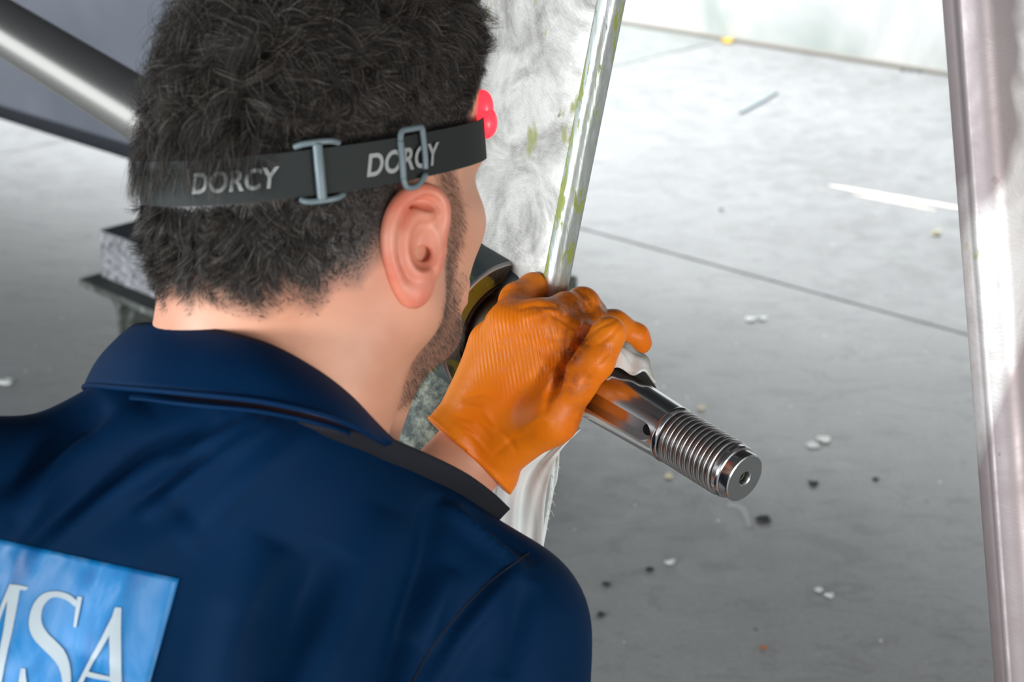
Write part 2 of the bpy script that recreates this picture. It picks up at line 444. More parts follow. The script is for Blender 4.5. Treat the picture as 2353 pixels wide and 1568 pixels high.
# keel: long fin with rounded bottom edge
def keel_ring(a, zb, zt, w, top):
    r = []
    pts = [(-w, zt), (-w, zb + 0.045), (-w * 0.86, zb + 0.02), (-w * 0.55, zb + 0.005), (0, zb)]
    full = pts + [(-x, z_) for x, z_ in reversed(pts[:-1])]
    return [AB(a, 1.9 + x, z_) for x, z_ in full]
ks = []
for a in np.linspace(-7.0, -2.35, 16):
    fin = 1.0 if a < -2.7 else max(0.25, (-2.35 - a) / 0.35)
    ks.append(keel_ring(a, 0.39, 1.05, 0.075 * math.sqrt(fin), 0))
vv, ff = ring_sweep(ks, closed_u=False, cap=False)
n_ = len(ks[0]); ff.append(tuple(range(n_))); ff.append(tuple(len(vv) - n_ + j for j in range(n_)))
kp = mesh_obj('keel', vv, ff, MAT['hull'], hull); kp['label'] = 'smooth grey keel side'
vv, ff = ring_sweep([[AB(a, 1.9 + x * 1.03, 0.39 + z_) for x, z_ in ((-.076, .052), (-.0765, .040), (-.068, .014), (-.042, 0.001), (0, -.004), (.042, 0.001), (.068, .014), (.0765, .040), (.076, .052))] for a in np.linspace(-7.0, -2.7, 12)], closed_u=False, cap=False)
kb = mesh_obj('keel_shoe', vv, ff, MAT['keel_edge'], hull); kb['label'] = 'dark keel bottom edge'

# ================================================================== cradle: beams and timber
def i_beam(name, p, dx, dy, length, h, w, tf, tw, label, group=None):
    """p: near top corner; dx: length direction; dy: width direction"""
    o = empty(name, p + dy * w / 2 - Vector((0, 0, h)))
    tag(o, label, 'steel beam', group)
    Z = Vector((0, 0, 1))
    c0 = p + dx * length / 2 + dy * w / 2
    for nm, z, m_ in (('top_flange', -tf / 2, 'beam'), ('bottom_flange', -h + tf / 2, 'beam')):
        bm = bmesh.new(); box_bm(bm, frame(c0 + Z * z, dx, dy, Z), length / 2, w / 2, tf / 2, 0.002, 1)
        f = bm_obj(nm, bm, MAT[m_], o)
        if nm == 'top_flange':
            f.data.materials.append(MAT['beam_top'])
            for q in f.data.polygons:
                if q.normal.z > 0.7: q.material_index = 1
    # web with root fillets
    prof = []
    r = 0.018
    for sx, sz in ((1, 1), (1, -1), (-1, -1), (-1, 1)):
        ks_ = range(5) if sx * sz > 0 else range(4, -1, -1)
        for k in ks_:
            t = k / 4 * math.pi / 2
            x = tw / 2 + r - r * math.sin(t); z = h / 2 - tf - r + r * (1 - math.cos(t)) if True else 0
            x = tw / 2 + r * (1 - math.cos(math.pi / 2 - t)) if False else tw / 2 + r * (1 - math.sin(t)); z = h / 2 - tf - r * (1 - math.cos(t)) 
            prof.append((sx * x, sz * z))
    rings = [[c0 + dx * s * length / 2 * 0.999 + dy * x + Z * (z - h / 2) for x, z in prof] for s in (-1, 1)]
    v_, f_ = ring_sweep(rings)
    mesh_obj('web', v_, f_, MAT['beam'], o, smooth=False)
    return o
# beam that carries the timber (its end faces the camera)
corner = P(180, 640, 3.0); corner.z = 0.29
i_beam('cradle_beam', corner, BB, BA, 1.15, 0.29, 0.26, 0.017, 0.012, 'flanged steel beam lying on the floor under the rough timber block')
c2 = P(1328, 636, 3.012); c2.z = 0.29
i_beam('cradle_beam', c2 - BA * 0.75 - BB * 0.15, BA, BB, 0.75, 0.29, 0.15, 0.03, 0.012, 'dark steel beam whose end sticks out behind the strut and glove')
# timber block
tb = empty('timber_block', AB(0, 0, 0)); tb.location = corner + Vector((0, 0, 0))
tag(tb, 'rough sawn keel block with dark top on the flanged beam, by the neck', 'timber block')
t0 = P(226, 527, 2.968)
cen = Vector((t0.x, t0.y, 0.34)) + BA * 0.10 + BB * 0.38
bm = bmesh.new(); box_bm(bm, frame(cen, BA, BB, Vector((0, 0, 1))), 0.10, 0.38, 0.05, 0.004, 2)
body_ = bm_obj('timber_body', bm, MAT['timber'], tb)
# the sawn end face as its own rough slice
nx, nz = 44, 22; vs = []; fs = []
for j in range(nz + 1):
    for i in range(nx + 1):
        u, w = i / nx, j / nz
        dd = 0.003 + 0.004 * (math.sin(u * 31 + w * 9) * math.sin(w * 17 - u * 13)) + random.uniform(-.0012, .0012)
        if i in (0, nx) or j in (0, nz): dd = -0.001
        vs.append(cen + BA * (u - .5) * 0.198 - BB * (0.38 + dd) + Vector((0, 0, (w - .5) * 0.099)))
for j in range(nz):
    for i in range(nx):
        fs.append((j * (nx + 1) + i, j * (nx + 1) + i + 1, (j + 1) * (nx + 1) + i + 1, (j + 1) * (nx + 1) + i))
e_ = mesh_obj('end_grain', vs, fs, MAT['end_grain'], tb); e_['label'] = 'pale cracked end grain'
nx, ny = 50, 16; vs = []; fs = []
for j in range(ny + 1):
    for i in range(nx + 1):
        u, w = i / nx, j / ny
        dd = 0.0015 + random.uniform(-.0008, .0008) if 0 < i < nx and 0 < j < ny else -0.001
        vs.append(cen + BB * (u - .5) * 0.758 + BA * (0.10 + dd) + Vector((0, 0, (w - .5) * 0.098)))
for j in range(ny):
    for i in range(nx):
        fs.append((j * (nx + 1) + i, j * (nx + 1) + i + 1, (j + 1) * (nx + 1) + i + 1, (j + 1) * (nx + 1) + i))
mesh_obj('sawn_side', vs, fs, MAT['end_grain'], tb)

# ================================================================== propeller shaft
Pend = P(1712, 1100, 1.03)
TH = math.radians(42)
S = V(0.853 * math.cos(TH), -0.522 * math.cos(TH), math.sin(TH)).normalized()      # axis, towards the free end
def axis_at_px(px):
    """axial distance back from the free end where the axis crosses the photo column px"""
    lo, hi = 0.0, 3.0
    for _ in range(50):
        mid = (lo + hi) / 2
        x, _, _ = proj(np.array(Pend - S * mid))
        if x > px: lo = mid
        else: hi = mid
    return (lo + hi) / 2
SU = (Vector((0, 0, 1)) - S * S.z).normalized()     # up, square to the axis
SR = S.cross(SU).normalized()
def axp(s, r=0.0, ang=0.0):
    return Pend - S * s + (SU * math.cos(ang) + SR * math.sin(ang)) * r
s_thread0, s_thread1 = 0.012, axis_at_px(1560)
s_shoulder = axis_at_px(1546)
s_hub = axis_at_px(1155)
shaft = empty('propeller_shaft', axp(s_shoulder))
tag(shaft, 'polished steel propeller shaft with threaded keyed end, passing through the bearing', 'shaft')
# keyway angle: towards the camera and down
toc = (cam.location - axp(s_shoulder + 0.04)); toc = (toc - S * toc.dot(S)).normalized()
ang_cam = math.atan2(toc.dot(SR), toc.dot(SU))
KA = ang_cam + math.radians(27)
p_test = proj(np.array(axp(s_shoulder + .04, 0.02, KA))); p_c = proj(np.array(axp(s_shoulder + .04)))
if (p_test[0] - p_c[0]) * -0.522 + (p_test[1] - p_c[1]) * 0.853 < 0: KA = ang_cam - math.radians(27)
def r_body(s):
    pts = [(s_shoulder, 0.0207), (s_shoulder + 0.085, 0.0238), (s_hub - 0.03, 0.0315), (s_hub, 0.0335), (4, 0.0335)]
    for (a, ra), (b, rb) in zip(pts, pts[1:]):
        if s <= b: return ra + (rb - ra) * (s - a) / (b - a)
    return 0.0335
# cone with keyway
KW, KD = 0.0072, 0.0075
cone_s = list(np.linspace(s_shoulder + 0.0012, s_shoulder + 0.016, 14)) + list(np.linspace(s_shoulder + 0.018, s_hub - 0.02, 22))
rings = []
NA = 96
for s in cone_s:
    R = r_body(s); d0 = s - (s_shoulder + 0.003)
    # half width grows from zero: rounded run-out at the thread side, depth ramps in
    w = KW if d0 > 0.009 else (KW * math.sqrt(max(0.0, 1 - ((0.009 - d0) / 0.009) ** 2)) if d0 > 0 else 0.00012)
    dep = KD if d0 > 0.004 else (KD * max(0, d0) / 0.004)
    wa = math.asin(min(0.9, w / R)); fl = R - dep if dep > 0 else R
    ring = []
    nk = 10
    for k in range(nk + 1):                    # keyway floor
        y = -w + 2 * w * k / nk; h = min(fl, math.sqrt(R * R - y * y))
        ring.append((h, y))
    for k in range(NA + 1):
        a = wa + (2 * math.pi - 2 * wa) * k / NA
        ring.append((R * math.cos(a), R * math.sin(a)))
    o = axp(s); e1 = SU * math.cos(KA) + SR * math.sin(KA); e2 = SU * -math.sin(KA) + SR * math.cos(KA)
    rings.append([o + e1 * x + e2 * y for x, y in ring])
v_, f_ = ring_sweep(rings, cap=True)
cone = mesh_obj('tapered_cone', v_, f_, MAT['shaft'], shaft)
cone.data.polygons.foreach_set('use_smooth', [True] * len(cone.data.polygons))
es = cone.modifiers.new('split', 'EDGE_SPLIT'); es.split_angle = math.radians(35)
cone['label'] = 'mirror polished cone with a milled keyway'
# drilled hole in the keyway, its inner shade painted as a black disc
hs = axis_at_px(1519); e1 = SU * math.cos(KA) + SR * math.sin(KA); e2 = SU * -math.sin(KA) + SR * math.cos(KA)
hc = axp(hs) + e1 * (r_body(hs) - KD + 0.0002)
def disc(c, x, y, r, n=28): return [c + x * r * math.cos(2 * math.pi * k / n) + y * r * math.sin(2 * math.pi * k / n) for k in range(n)]
v_, f_ = ring_sweep([disc(hc + e1 * .0006, S, e2, .0040), disc(hc + e1 * .0008, S, e2, .0037), disc(hc + e1 * 0.0004, S, e2, .0034)], cap=False)
f_.append(tuple(range(56, 84)))
mesh_obj('drilled_hole', v_, f_, MAT['hole'], shaft, smooth=False)
# main cylinder
ss = [s_hub - 0.02, s_hub, s_hub + 0.05, 1.2, 2.2, 3.4]
v_, f_ = ring_sweep([[axp(s, r_body(s), 2 * math.pi * k / 96) for k in range(96)] for s in ss])
mc = mesh_obj('main_cylinder', v_, f_, MAT['shaft_main'], shaft); mc['label'] = 'satin turned main length of the shaft'
mm = mc.modifiers.new('split', 'EDGE_SPLIT'); mm.split_angle = math.radians(40)
# shoulder collar + thread (helix) + end boss
prof = [(s_shoulder + 0.0014, 0.0208), (s_shoulder + .0006, .0211), (s_shoulder - .0012, .0211), (s_shoulder - .0024, .0200), (s_shoulder - .0034, .0192)]
v_, f_ = ring_sweep([[axp(s, r, 2 * math.pi * k / 96) for k in range(96)] for s, r in prof])
mesh_obj('shoulder', v_, f_, MAT['shaft'], shaft)
pitch = (s_thread1 - s_thread0) / 11.5
NT, NS = 120, int((s_thread1 - s_thread0) / pitch * 14)
rings = []
for i in range(NS + 1):
    s = s_thread1 + 0.0012 - (s_thread1 + 0.0012 - s_thread0) * i / NS
    env = min(1.0, (s - s_thread0) / 0.004 + 0.15)
    ring = []
    for k in range(NT):
        a = 2 * math.pi * k / NT
        ph = (s / pitch + k / NT) % 1.0
        tri = abs(ph - 0.5) * 2
        hgt = min(1.0, max(0.0, (tri - 0.06) / 0.62)) ** 0.8
        hgt = hgt * hgt * (3 - 2 * hgt) * 0.5 + hgt * 0.5
        ring.append(axp(s, (0.0178 + 0.0027 * hgt) * (0.985 + 0.015 * env) - (1 - env) * 0.0014, a))
    rings.append(ring)
v_, f_ = ring_sweep(rings)
th = mesh_obj('screw_thread', v_, f_, MAT['thread'], shaft); th['label'] = 'coarse machined thread'
prof = [(0.0135, 0.0178), (0.0128, 0.0194), (0.0100, 0.0197), (0.0085, 0.0190), (0.0080, 0.0178), (0.0022, 0.0178), (0.0006, 0.0174), (0.0, 0.0165)]
v_, f_ = ring_sweep([[axp(s, r, 2 * math.pi * k / 96) for k in range(96)] for s, r in prof], cap=False)
eb = mesh_obj('end_boss', v_, f_, MAT['shaft'], shaft)
mm = eb.modifiers.new('split', 'EDGE_SPLIT'); mm.split_angle = math.radians(30)
prof = [(0.0, 0.0165), (0.0, 0.0090), (0.0, 0.0058), (0.0006, 0.0050), (0.0020, 0.0046), (0.0045, 0.0045)]
v_, f_ = ring_sweep([[axp(s, r, 2 * math.pi * k / 72) for k in range(72)] for s, r in prof], cap=False)
fa = mesh_obj('end_face', v_, f_, MAT['shaft_face'], shaft); fa['label'] = 'flat grey end face with a centre hole'
mm = fa.modifiers.new('split', 'EDGE_SPLIT'); mm.split_angle = math.radians(25)
prof = [(0.0045 + 0.0006 * i, 0.0045 if i % 2 == 0 else 0.0036) for i in range(16)] + [(0.0145, 0.0001)]
v_, f_ = ring_sweep([[axp(s, r, 2 * math.pi * k / 40) for k in range(40)] for s, r in prof], cap=False)
mesh_obj('tapped_hole', v_, f_, MAT['hole_thread'], fa)

# ================================================================== shaft strut: boss, bearing, leg
strut = empty('shaft_strut', axp(s_hub))
tag(strut, 'ground steel shaft strut with green primer remains and a round bearing boss', 'strut')
RB = 0.0585
def lathe(prof, n=96): return ring_sweep([[axp(s, r, 2 * math.pi * k / n) for k in range(n)] for s, r in prof], cap=False)
h = s_hub
v_, f_ = lathe([(h + 0.006, 0.0405), (h + 0.002, 0.0415), (h, 0.0430), (h, 0.0480), (h + 0.0006, 0.0560)])
bf = mesh_obj('boss_face', v_, f_, MAT['boss'], strut); bf['label'] = 'boss face with green primer'
v_, f_ = lathe([(h + 0.0006, 0.0560), (h + 0.001, 0.0575), (h + 0.003, RB)])
mesh_obj('boss_lip', v_, f_, MAT['lip'], strut)['label'] = 'bright lip of the boss, highlight set in pale metal'
v_, f_ = lathe([(h + 0.003, RB), (h + 0.03, RB * 1.01), (h + 0.10, RB * 1.0), (h + 0.19, RB * .93), (h + 0.22, RB * .8), (h + 0.225, 0.0405)])
mesh_obj('boss_barrel', v_, f_, MAT['boss_side'], strut)
v_, f_ = lathe([(h + 0.004, 0.0405), (h + 0.001, 0.0402), (h + 0.001, 0.0375), (h + 0.006, 0.0365), (h + 0.21, 0.0365)])
bb = mesh_obj('bearing', v_, f_, MAT['bearing'], strut); bb['label'] = 'black rubber bearing shell'
v_, f_ = lathe([(h + 0.010, 0.0364), (h + 0.008, 0.0360), (h + 0.008, 0.0345), (h + 0.012, 0.0338)])
mesh_obj('bearing_liner', v_, f_, MAT['boss_side'], bb)
# leg: airfoil section swept upward along the leg direction
E0 = P(1281, 690, 1.160)
LDIR = V(0.17, 0.905, 0.37).normalized()
NRM = S.cross(LDIR).normalized()
if NRM.dot(cam.location - E0) < 0: NRM = -NRM
LD = LDIR
def leg_section(t, chord, th, off):
    """t metres up the leg; section from the rounded aft edge backwards along -S"""
    o = E0 + LD * t
    out = []
    prof = [(0.0, 0.0), (0.0006, 0.35), (0.002, .62), (0.005, .86), (0.010, 1.0), (0.03, 1.06), (chord * .5, 1.1), (chord * .8, .9), (chord - .01, .55), (chord, .1)]
    for x, y in prof: out.append(o - S * x + NRM * (y * th / 2))
    for x, y in reversed(prof): out.append(o - S * x - NRM * (y * th / 2))
    return out
ts = np.linspace(-0.05, 0.60, 22)
rings = [leg_section(t, 0.16 + 0.02 * t, 0.0150 + (0.008 * max(0, 1 - (t + 0.05) / 0.08) ** 2), 0) for t in ts]
v_, f_ = ring_sweep(rings)
leg = mesh_obj('strut_leg', v_, f_, MAT['strut_steel'], strut); leg['label'] = 'broad ground steel leg with curved sanding marks'
# bead along the edge
rings = []
for t in np.linspace(-0.055, 0.60, 60):
    o = E0 + LD * t; wob = 0.0004 * math.sin(t * 90) + 0.0003 * math.sin(t * 233)
    sec = [(-0.0010, -1.02), (-0.0022, -.7), (-0.0026 - wob, -.1), (-0.0024, .5), (-0.0010 + wob, .98), (0.0045, 1.16), (0.010 + wob * 2, 1.13), (0.012, 1.0), (0.012, -1.0), (0.006, -1.12)]
    rings.append([o - S * x + NRM * (y * (0.0150 / 2 + 0.0002 + 0.004 * max(0, 1 - (t + 0.05) / 0.08) ** 2)) for x, y in sec])
v_, f_ = ring_sweep(rings)
ed = mesh_obj('leg_edge', v_, f_, MAT['edge'], strut); ed.data.materials.append(MAT['edge_grey'])
for k_, q_ in enumerate(ed.data.polygons):
    if k_ % 10 in (0, 9): q_.material_index = 1
ed.name = 'leg_edge'; ed['label'] = 'bright edge streaked with yellow-green primer'
# fillet between leg and boss, and the lower skirt under the boss
fd = Field(np.minimum.reduce([np.array(axp(h + s_, 0)) for s_ in (0, .24)]) - .14, np.maximum.reduce([np.array(axp(h + s_, 0)) for s_ in (0, .24)]) + .14, 0.0025)
fd.cap(axp(h + .062), axp(h + .17), 0.0575, 0.0555, 0.01)
base = E0 - S * 0.02 - LD * 0.02
fd.cap(base - S * .02, base - S * 0.14, 0.012, 0.012, 0.03)
fd.cap(base + LD * .02 - S * .02, base - S * 0.14 + LD * .02, 0.007, 0.007, 0.03)
fv, ft, fq = fd.mesh()
np_mesh('boss_fillet', smooth_np(fv, ft, fq, 3), ft, fq, MAT['boss_side'], strut)
q0 = axp(h + 0.075); q1 = q0 + V(-0.10, -0.24, -0.02)
rings = []
for t in np.linspace(0, 1, 10):
    o = q0.lerp(q1, t); d_ = (q1 - q0).normalized(); n_ = S.cross(d_).normalized(); w = 0.06 + 0.03 * t
    rings.append([o + S * (math.cos(2 * math.pi * k / 40) * w) + n_ * (math.sin(2 * math.pi * k / 40) * 0.035) for k in range(40)])
v_, f_ = ring_sweep(rings)
sk = mesh_obj('lower_skeg', v_, f_, MAT['speckle'], strut); sk['label'] = 'speckled grey primer leg below the boss'

# ================================================================== rudder at the right
rud = empty('rudder', P(2260, 1500, 0.95))
tag(rud, 'brushed steel rudder blade with rounded edge standing at the right of the floor view', 'rudder')
R0 = P(2196, 0, 0.90); R1 = P(2313, 1568, 0.99)
rd = (R0 - R1).normalized()
chd = V(0.80, 0.0, -0.60); chd = (chd - rd * chd.dot(rd)).normalized(); rn = chd.cross(rd).normalized()
if rn.dot(cam.location - R0) < 0: rn = -rn
def rud_ring(o, c):
    out = []; T = 0.018
    prof = [(0, 0), (.0006, .25), (.002, .5), (.0045, .72), (.008, .88), (.013, .97), (.03, 1.04), (.08, 1.2), (c * .6, 1.3), (c * .9, .8), (c, .15)]
    for x, y in prof: out.append(o + chd * x + rn * y * T)
    for x, y in reversed(prof): out.append(o + chd * x - rn * y * T)
    return out
L = (R0 - R1).length
rings = [rud_ring(R1 + rd * t, 0.30) for t in np.linspace(-0.34, L + 0.33, 40)]
v_, f_ = ring_sweep(rings)
mesh_obj('rudder_blade', v_, f_, MAT['rudder_steel'], rud)
c_ = R1 + rd * (L + 0.32) + chd * 0.13
v_, f_ = tube([c_, c_ + rd * 0.12, c_ + rd * 0.35], 0.03, 24)
mesh_obj('rudder_stock', v_, f_, MAT['shaft_main'], rud)

# ================================================================== bits on the floor
def lump_mesh(r, flat, seed, rough_=0.35):
    bm = bmesh.new(); bmesh.ops.create_icosphere(bm, subdivisions=2, radius=1)
    rs = random.Random(seed); ph = [rs.uniform(0, 6) for _ in range(6)]
    for v in bm.verts:
        k = 1 + rough_ * (math.sin(v.co.x * 3 + ph[0]) * math.sin(v.co.y * 4 + ph[1]) + .5 * math.sin(v.co.z * 7 + v.co.x * 6 + ph[2])) + rs.uniform(-.08, .08)
        v.co = Vector((v.co.x * r[0] * k, v.co.y * r[1] * k, (v.co.z + 0.75) * flat * k))
    return bm
def on_floor(px, py):
    v = P(px, py, 1.0) - cam.location; t = -CAMH / v.z
    return cam.location + v * t
m = M('white_flake', 0.7, 0, (0.72, 0.74, 0.71)); MAT['flake'] = m.m
m = M('cream_flake', 0.7, 0, (0.62, 0.56, 0.40)); MAT['cream'] = m.m
m = M('black_flake', 0.8, 0, (0.025, 0.025, 0.024)); MAT['blk'] = m.m
m = M('rust_flake', 0.8, 0, (0.45, 0.14, 0.05)); MAT['rst'] = m.m
m = M('yellow_plastic', 0.5, 0, (0.85, 0.52, 0.04)); MAT['yel'] = m.m
m = M('green_grey_chip', 0.6, 0, (0.06, 0.10, 0.09)); MAT['ggr'] = m.m
bits = [  # px, py, half width px, mat, name, label, category
 (1866, 1026, 14, 'flake', 'paint_flake', 'larger left lump of the white paint flake pair right of the shaft', 'paint flake'),
 (1893, 1014, 15, 'flake', 'paint_flake', 'right lump of the white paint flake pair right of the shaft', 'paint flake'),
 (2150, 541, 11, 'cream', 'debris_lump', 'cream crumb with a shadow beside the rudder, on bright floor', 'debris'),
 (1672, 99, 11, 'yel', 'yellow_cap', 'small yellow cap lying at the foot of the far wall', 'cap'),
 (1755, 1196, 17, 'blk', 'dark_chip', 'largest black chip, below the threaded shaft end', 'debris'),
 (1870, 1114, 12, 'blk', 'dark_chip', 'black chip below the white flake pair', 'debris'),
 (1493, 1311, 10, 'blk', 'dark_chip', 'black chip beside the bright white chip', 'debris'),
 (1393, 1345, 11, 'blk', 'dark_chip', 'black chip near the shirt sleeve, upper of two', 'debris'),
 (1380, 1415, 9, 'blk', 'dark_chip', 'black chip near the shirt sleeve, lower of two', 'debris'),
 (1539, 1295, 11, 'flake', 'white_chip', 'bright white chip on dark floor below the shaft', 'debris'),
 (1537, 1097, 9, 'cream', 'cream_chip', 'cream chip just under the shaft thread', 'debris'),
 (1611, 942, 9, 'cream', 'cream_chip', 'cream chip just above the shaft thread', 'debris'),
 (1754, 1490, 8, 'rst', 'rust_chip', 'orange rust chip low in the middle of the floor', 'debris'),
 (1882, 1358, 9, 'flake', 'white_chip', 'dull white chip, left of the neighbouring pair on dark floor', 'debris'),
 (1906, 1371, 10, 'flake', 'white_chip', 'dull white chip, right of the neighbouring pair on dark floor', 'debris'),
 (2012, 1103, 7, 'blk', 'dark_chip', 'tiny black chip between flake pair and rudder', 'debris'),
 (1657, 483, 5, 'blk', 'dark_chip', 'tiny dark crumb on the bright floor in the middle distance', 'debris'),
 (2028, 149, 6, 'ggr', 'dark_crumb', 'single dark crumb at the wall foot left of the crumb row', 'debris'),
 (2074, 164, 6, 'ggr', 'dark_crumb', 'dark crumb at the wall foot, left in the row of three', 'debris'),
 (2093, 166, 5, 'ggr', 'dark_crumb', 'dark crumb at the wall foot, middle of the row of three', 'debris'),
 (2112, 167, 8, 'ggr', 'dark_crumb', 'dark crumb at the wall foot, right in the row of three', 'debris'),
 (14, 882, 16, 'flake', 'white_chip', 'white chip on the floor left of the shirt collar', 'debris'),
 (1725, 737, 11, 'flake', 'white_chip', 'pale flat flake in mid floor, left of its close neighbour', 'debris'),
 (1750, 735, 12, 'flake', 'white_chip', 'pale flat flake in mid floor, right of its close neighbour', 'debris'),
]
for i, (px, py, hw, mt, nm, lab, cat) in enumerate(bits):
    p = on_floor(px, py); _, _, d = proj(np.array(p)); r = hw * d / F
    fl = r * (0.55 if mt in ('yel', 'cream') else 0.30)
    bm = lump_mesh((r, r * random.uniform(.7, 1.1), 1), fl, i)
    o = bm_obj(nm, bm, MAT[mt], None, smooth=False); o.location = p; o.rotation_euler.z = random.uniform(-.4, .4)
    o.location.z = 0.0005
    tag(o, lab, cat)
# pale smear of dried paint under the shaft end
for pts_ in (((1672, 1160), (1692, 1163), (1708, 1172), (1716, 1190), (1722, 1212)),):
    q_ = catmull([on_floor(*p_) for p_ in pts_], 24); vs = []
    for k in range(24):
        t_ = (q_[min(k + 1, 23)] - q_[max(k - 1, 0)]).normalized(); n_ = Vector((-t_.y, t_.x, 0)); ww = 0.009 * (1 - k / 24) ** .7 + .0012
        vs += [q_[k] + n_ * ww + Vector((0, 0, .0002)), q_[k] + Vector((0, 0, .0010)), q_[k] - n_ * ww + Vector((0, 0, .0002))]
    MAT['smear'] = M('dried_paint_smear', 0.8, 0, (0.42, 0.43, 0.42)).m
    mesh_obj('paint_smear', vs, [(k * 3 + j, k * 3 + j + 1, k * 3 + j + 4, k * 3 + j + 3) for k in range(23) for j in range(2)], MAT['smear'], floor)
# thin rod on the far floor
a_, b_ = on_floor(1700, 262), on_floor(1785, 215)
m = M('dull_wire', 0.5, 0.3, (0.36, 0.43, 0.45)); MAT['wire'] = m.m
v_, f_ = tube([a_ + Vector((0, 0, .006)), (a_ + b_) / 2 + Vector((0.004, 0, .006)), b_ + Vector((0, 0, .006))], 0.006, 8)
tag(mesh_obj('thin_rod', v_, f_, MAT['wire']), 'thin grey-blue rod lying alone on the bright far floor', 'rod')
# streak of light on the floor, painted as pale strips
m = M('painted_light_streak', 0.5); c = m.coord('Object'); m.col(m.ramp(m.noise(c, 14, 3), [(0.3, (0.80, 0.72, 0.60)), (0.7, (0.90, 0.86, 0.76))])); MAT['stripe'] = m.m
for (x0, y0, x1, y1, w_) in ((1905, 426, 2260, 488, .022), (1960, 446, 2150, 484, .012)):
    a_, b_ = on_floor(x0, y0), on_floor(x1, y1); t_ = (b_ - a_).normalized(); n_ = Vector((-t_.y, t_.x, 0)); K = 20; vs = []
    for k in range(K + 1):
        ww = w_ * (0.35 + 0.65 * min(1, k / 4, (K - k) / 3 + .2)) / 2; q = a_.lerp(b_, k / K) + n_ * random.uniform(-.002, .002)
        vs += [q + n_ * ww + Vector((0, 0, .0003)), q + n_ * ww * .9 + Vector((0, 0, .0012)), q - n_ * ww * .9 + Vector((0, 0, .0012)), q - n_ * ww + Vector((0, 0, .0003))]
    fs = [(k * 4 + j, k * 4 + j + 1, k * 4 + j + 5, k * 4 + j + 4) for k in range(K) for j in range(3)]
    mesh_obj('light_streak', vs, fs, MAT['stripe'], floor)
# ================================================================== person
m = M('skin', 0.48); c = m.coord('Object')
sk_base = m.ramp(m.noise(c, 22, 4), [(0.3, lin((208, 146, 116))), (0.7, lin((224, 164, 134)))])
sk_base = m.mix(m.ramp(m.noise(c, 9, 3), [(0.5, g(0)), (0.75, g(0.35))]), sk_base, lin((206, 122, 104)))
at = m.n('ShaderNodeAttribute', attribute_name='stubble')
st = m.math('MULTIPLY', at.outputs['Fac'], m.math('MULTIPLY', m.math('ADD', m.noise(c, 900, 2), 0.5), 1.0))
cc = m.mix(m.math('MINIMUM', st, 1.0, True), sk_base, lin((46, 38, 34)))
m.col(cc); m.bump(m.noise(c, 420, 3), 0.15, 0.0004)
m.b.inputs['Subsurface Weight'].default_value = 0.12
m.b.inputs['Subsurface Radius'].default_value = (0.012, 0.004, 0.002)
MAT['skin'] = m.m
m = M('ear_skin', 0.45, 0, lin((214, 128, 104))); m.b.inputs['Subsurface Weight'].default_value = 0.25
m.b.inputs['Subsurface Radius'].default_value = (0.012, 0.003, 0.0015); c = m.coord('Object')
m.col(m.ramp(m.noise(c, 45, 3), [(0.3, lin((212, 116, 92))), (0.7, lin((220, 148, 122)))])); MAT['ear'] = m.m
m = M('eye_white', 0.2, 0, (0.8, 0.78, 0.75)); MAT['eye'] = m.m
m = M('eye_iris', 0.2, 0, (0.06, 0.03, 0.02)); MAT['iris'] = m.m

HC = P(728, 400, 0.895)
PHI = math.radians(43)
HU = V(-0.07, 0.98, 0.18).normalized()
f0 = V(math.sin(PHI), 0, -math.cos(PHI)); HF = (f0 - HU * f0.dot(HU)).normalized()
HR = HF.cross(HU).normalized()
def H(f, r, u): return HC + HF * f + HR * r + HU * u
def to_head(v):
    q = np.asarray(v) - np.array(HC)
    return q @ np.array(HF), q @ np.array(HR), q @ np.array(HU)

# joints
NECKB = P(600, 880, 0.90)
SHR = P(1140, 1450, 0.92); SHL = P(-150, 1230, 0.83)
ELR = Vector((0, 0, CAMH)) + V(-.01, -.44, -.85); WRR = Vector((0.02, 0.88, 0.56))
ELL = P(490, 1745, 1.02); WRL = P(1083, 1046, 1.135)
CHEST = P(500, 1500, 0.95)
PEL = Vector((-0.24, 0.68, 0.42)); HIR = Vector((-0.155, .70, .40)); HIL = Vector((-0.325, .72, .40))
KNR = Vector((.02, 1.06, .45)); KNL = Vector((-.27, .97, .07)); ANR = Vector((.03, 1.10, .09)); ANL = Vector((-.36, .56, .075))

bd = Field((-0.62, 0.30, 0.0), (0.32, 1.34, 1.24), 0.0032)
# head
bd.ell(H(0.002, 0, 0.010), (HF, HR, HU), (0.103, 0.0785, 0.112), 0.01)
bd.ell(H(0.032, 0, 0.058), (HF, HR, HU), (0.084, 0.071, 0.064), 0.02)
bd.ell(H(-0.035, 0, -0.030), (HF, HR, HU), (0.060, 0.066, 0.062), 0.03)
bd.ell(H(0.048, 0, -0.048), (HF, HR, HU), (0.048, 0.060, 0.064), 0.02)
for s in (-1, 1):
    bd.cap(H(0.012, s * 0.054, -0.076), H(0.066, s * 0.020, -0.108), 0.014, 0.012, 0.02)   # jaw
    bd.cap(H(0.010, s * 0.060, -0.030), H(0.012, s * 0.056, -0.080), 0.012, 0.014, 0.02)
    bd.cap(H(0.070, s * 0.046, -0.036), H(0.040, s * 0.062, -0.030), 0.012, 0.010, 0.02)   # cheekbone
    bd.cap(H(0.098, s * 0.014, 0.006), H(0.084, s * 0.044, 0.006), 0.009, 0.009, 0.014)    # brow
    bd.ell(H(0.094, s * 0.030, -0.014), (HF, HR, HU), (0.012, 0.016, 0.010), 0.010, 'sub')  # socket
bd.cap(H(0.080, -.010, -0.106), H(0.080, .010, -0.106), 0.013, 0.013, 0.016)
bd.cap(H(0.094, 0, -0.008), H(0.114, 0, -0.046), 0.008, 0.011, 0.012)                      # nose
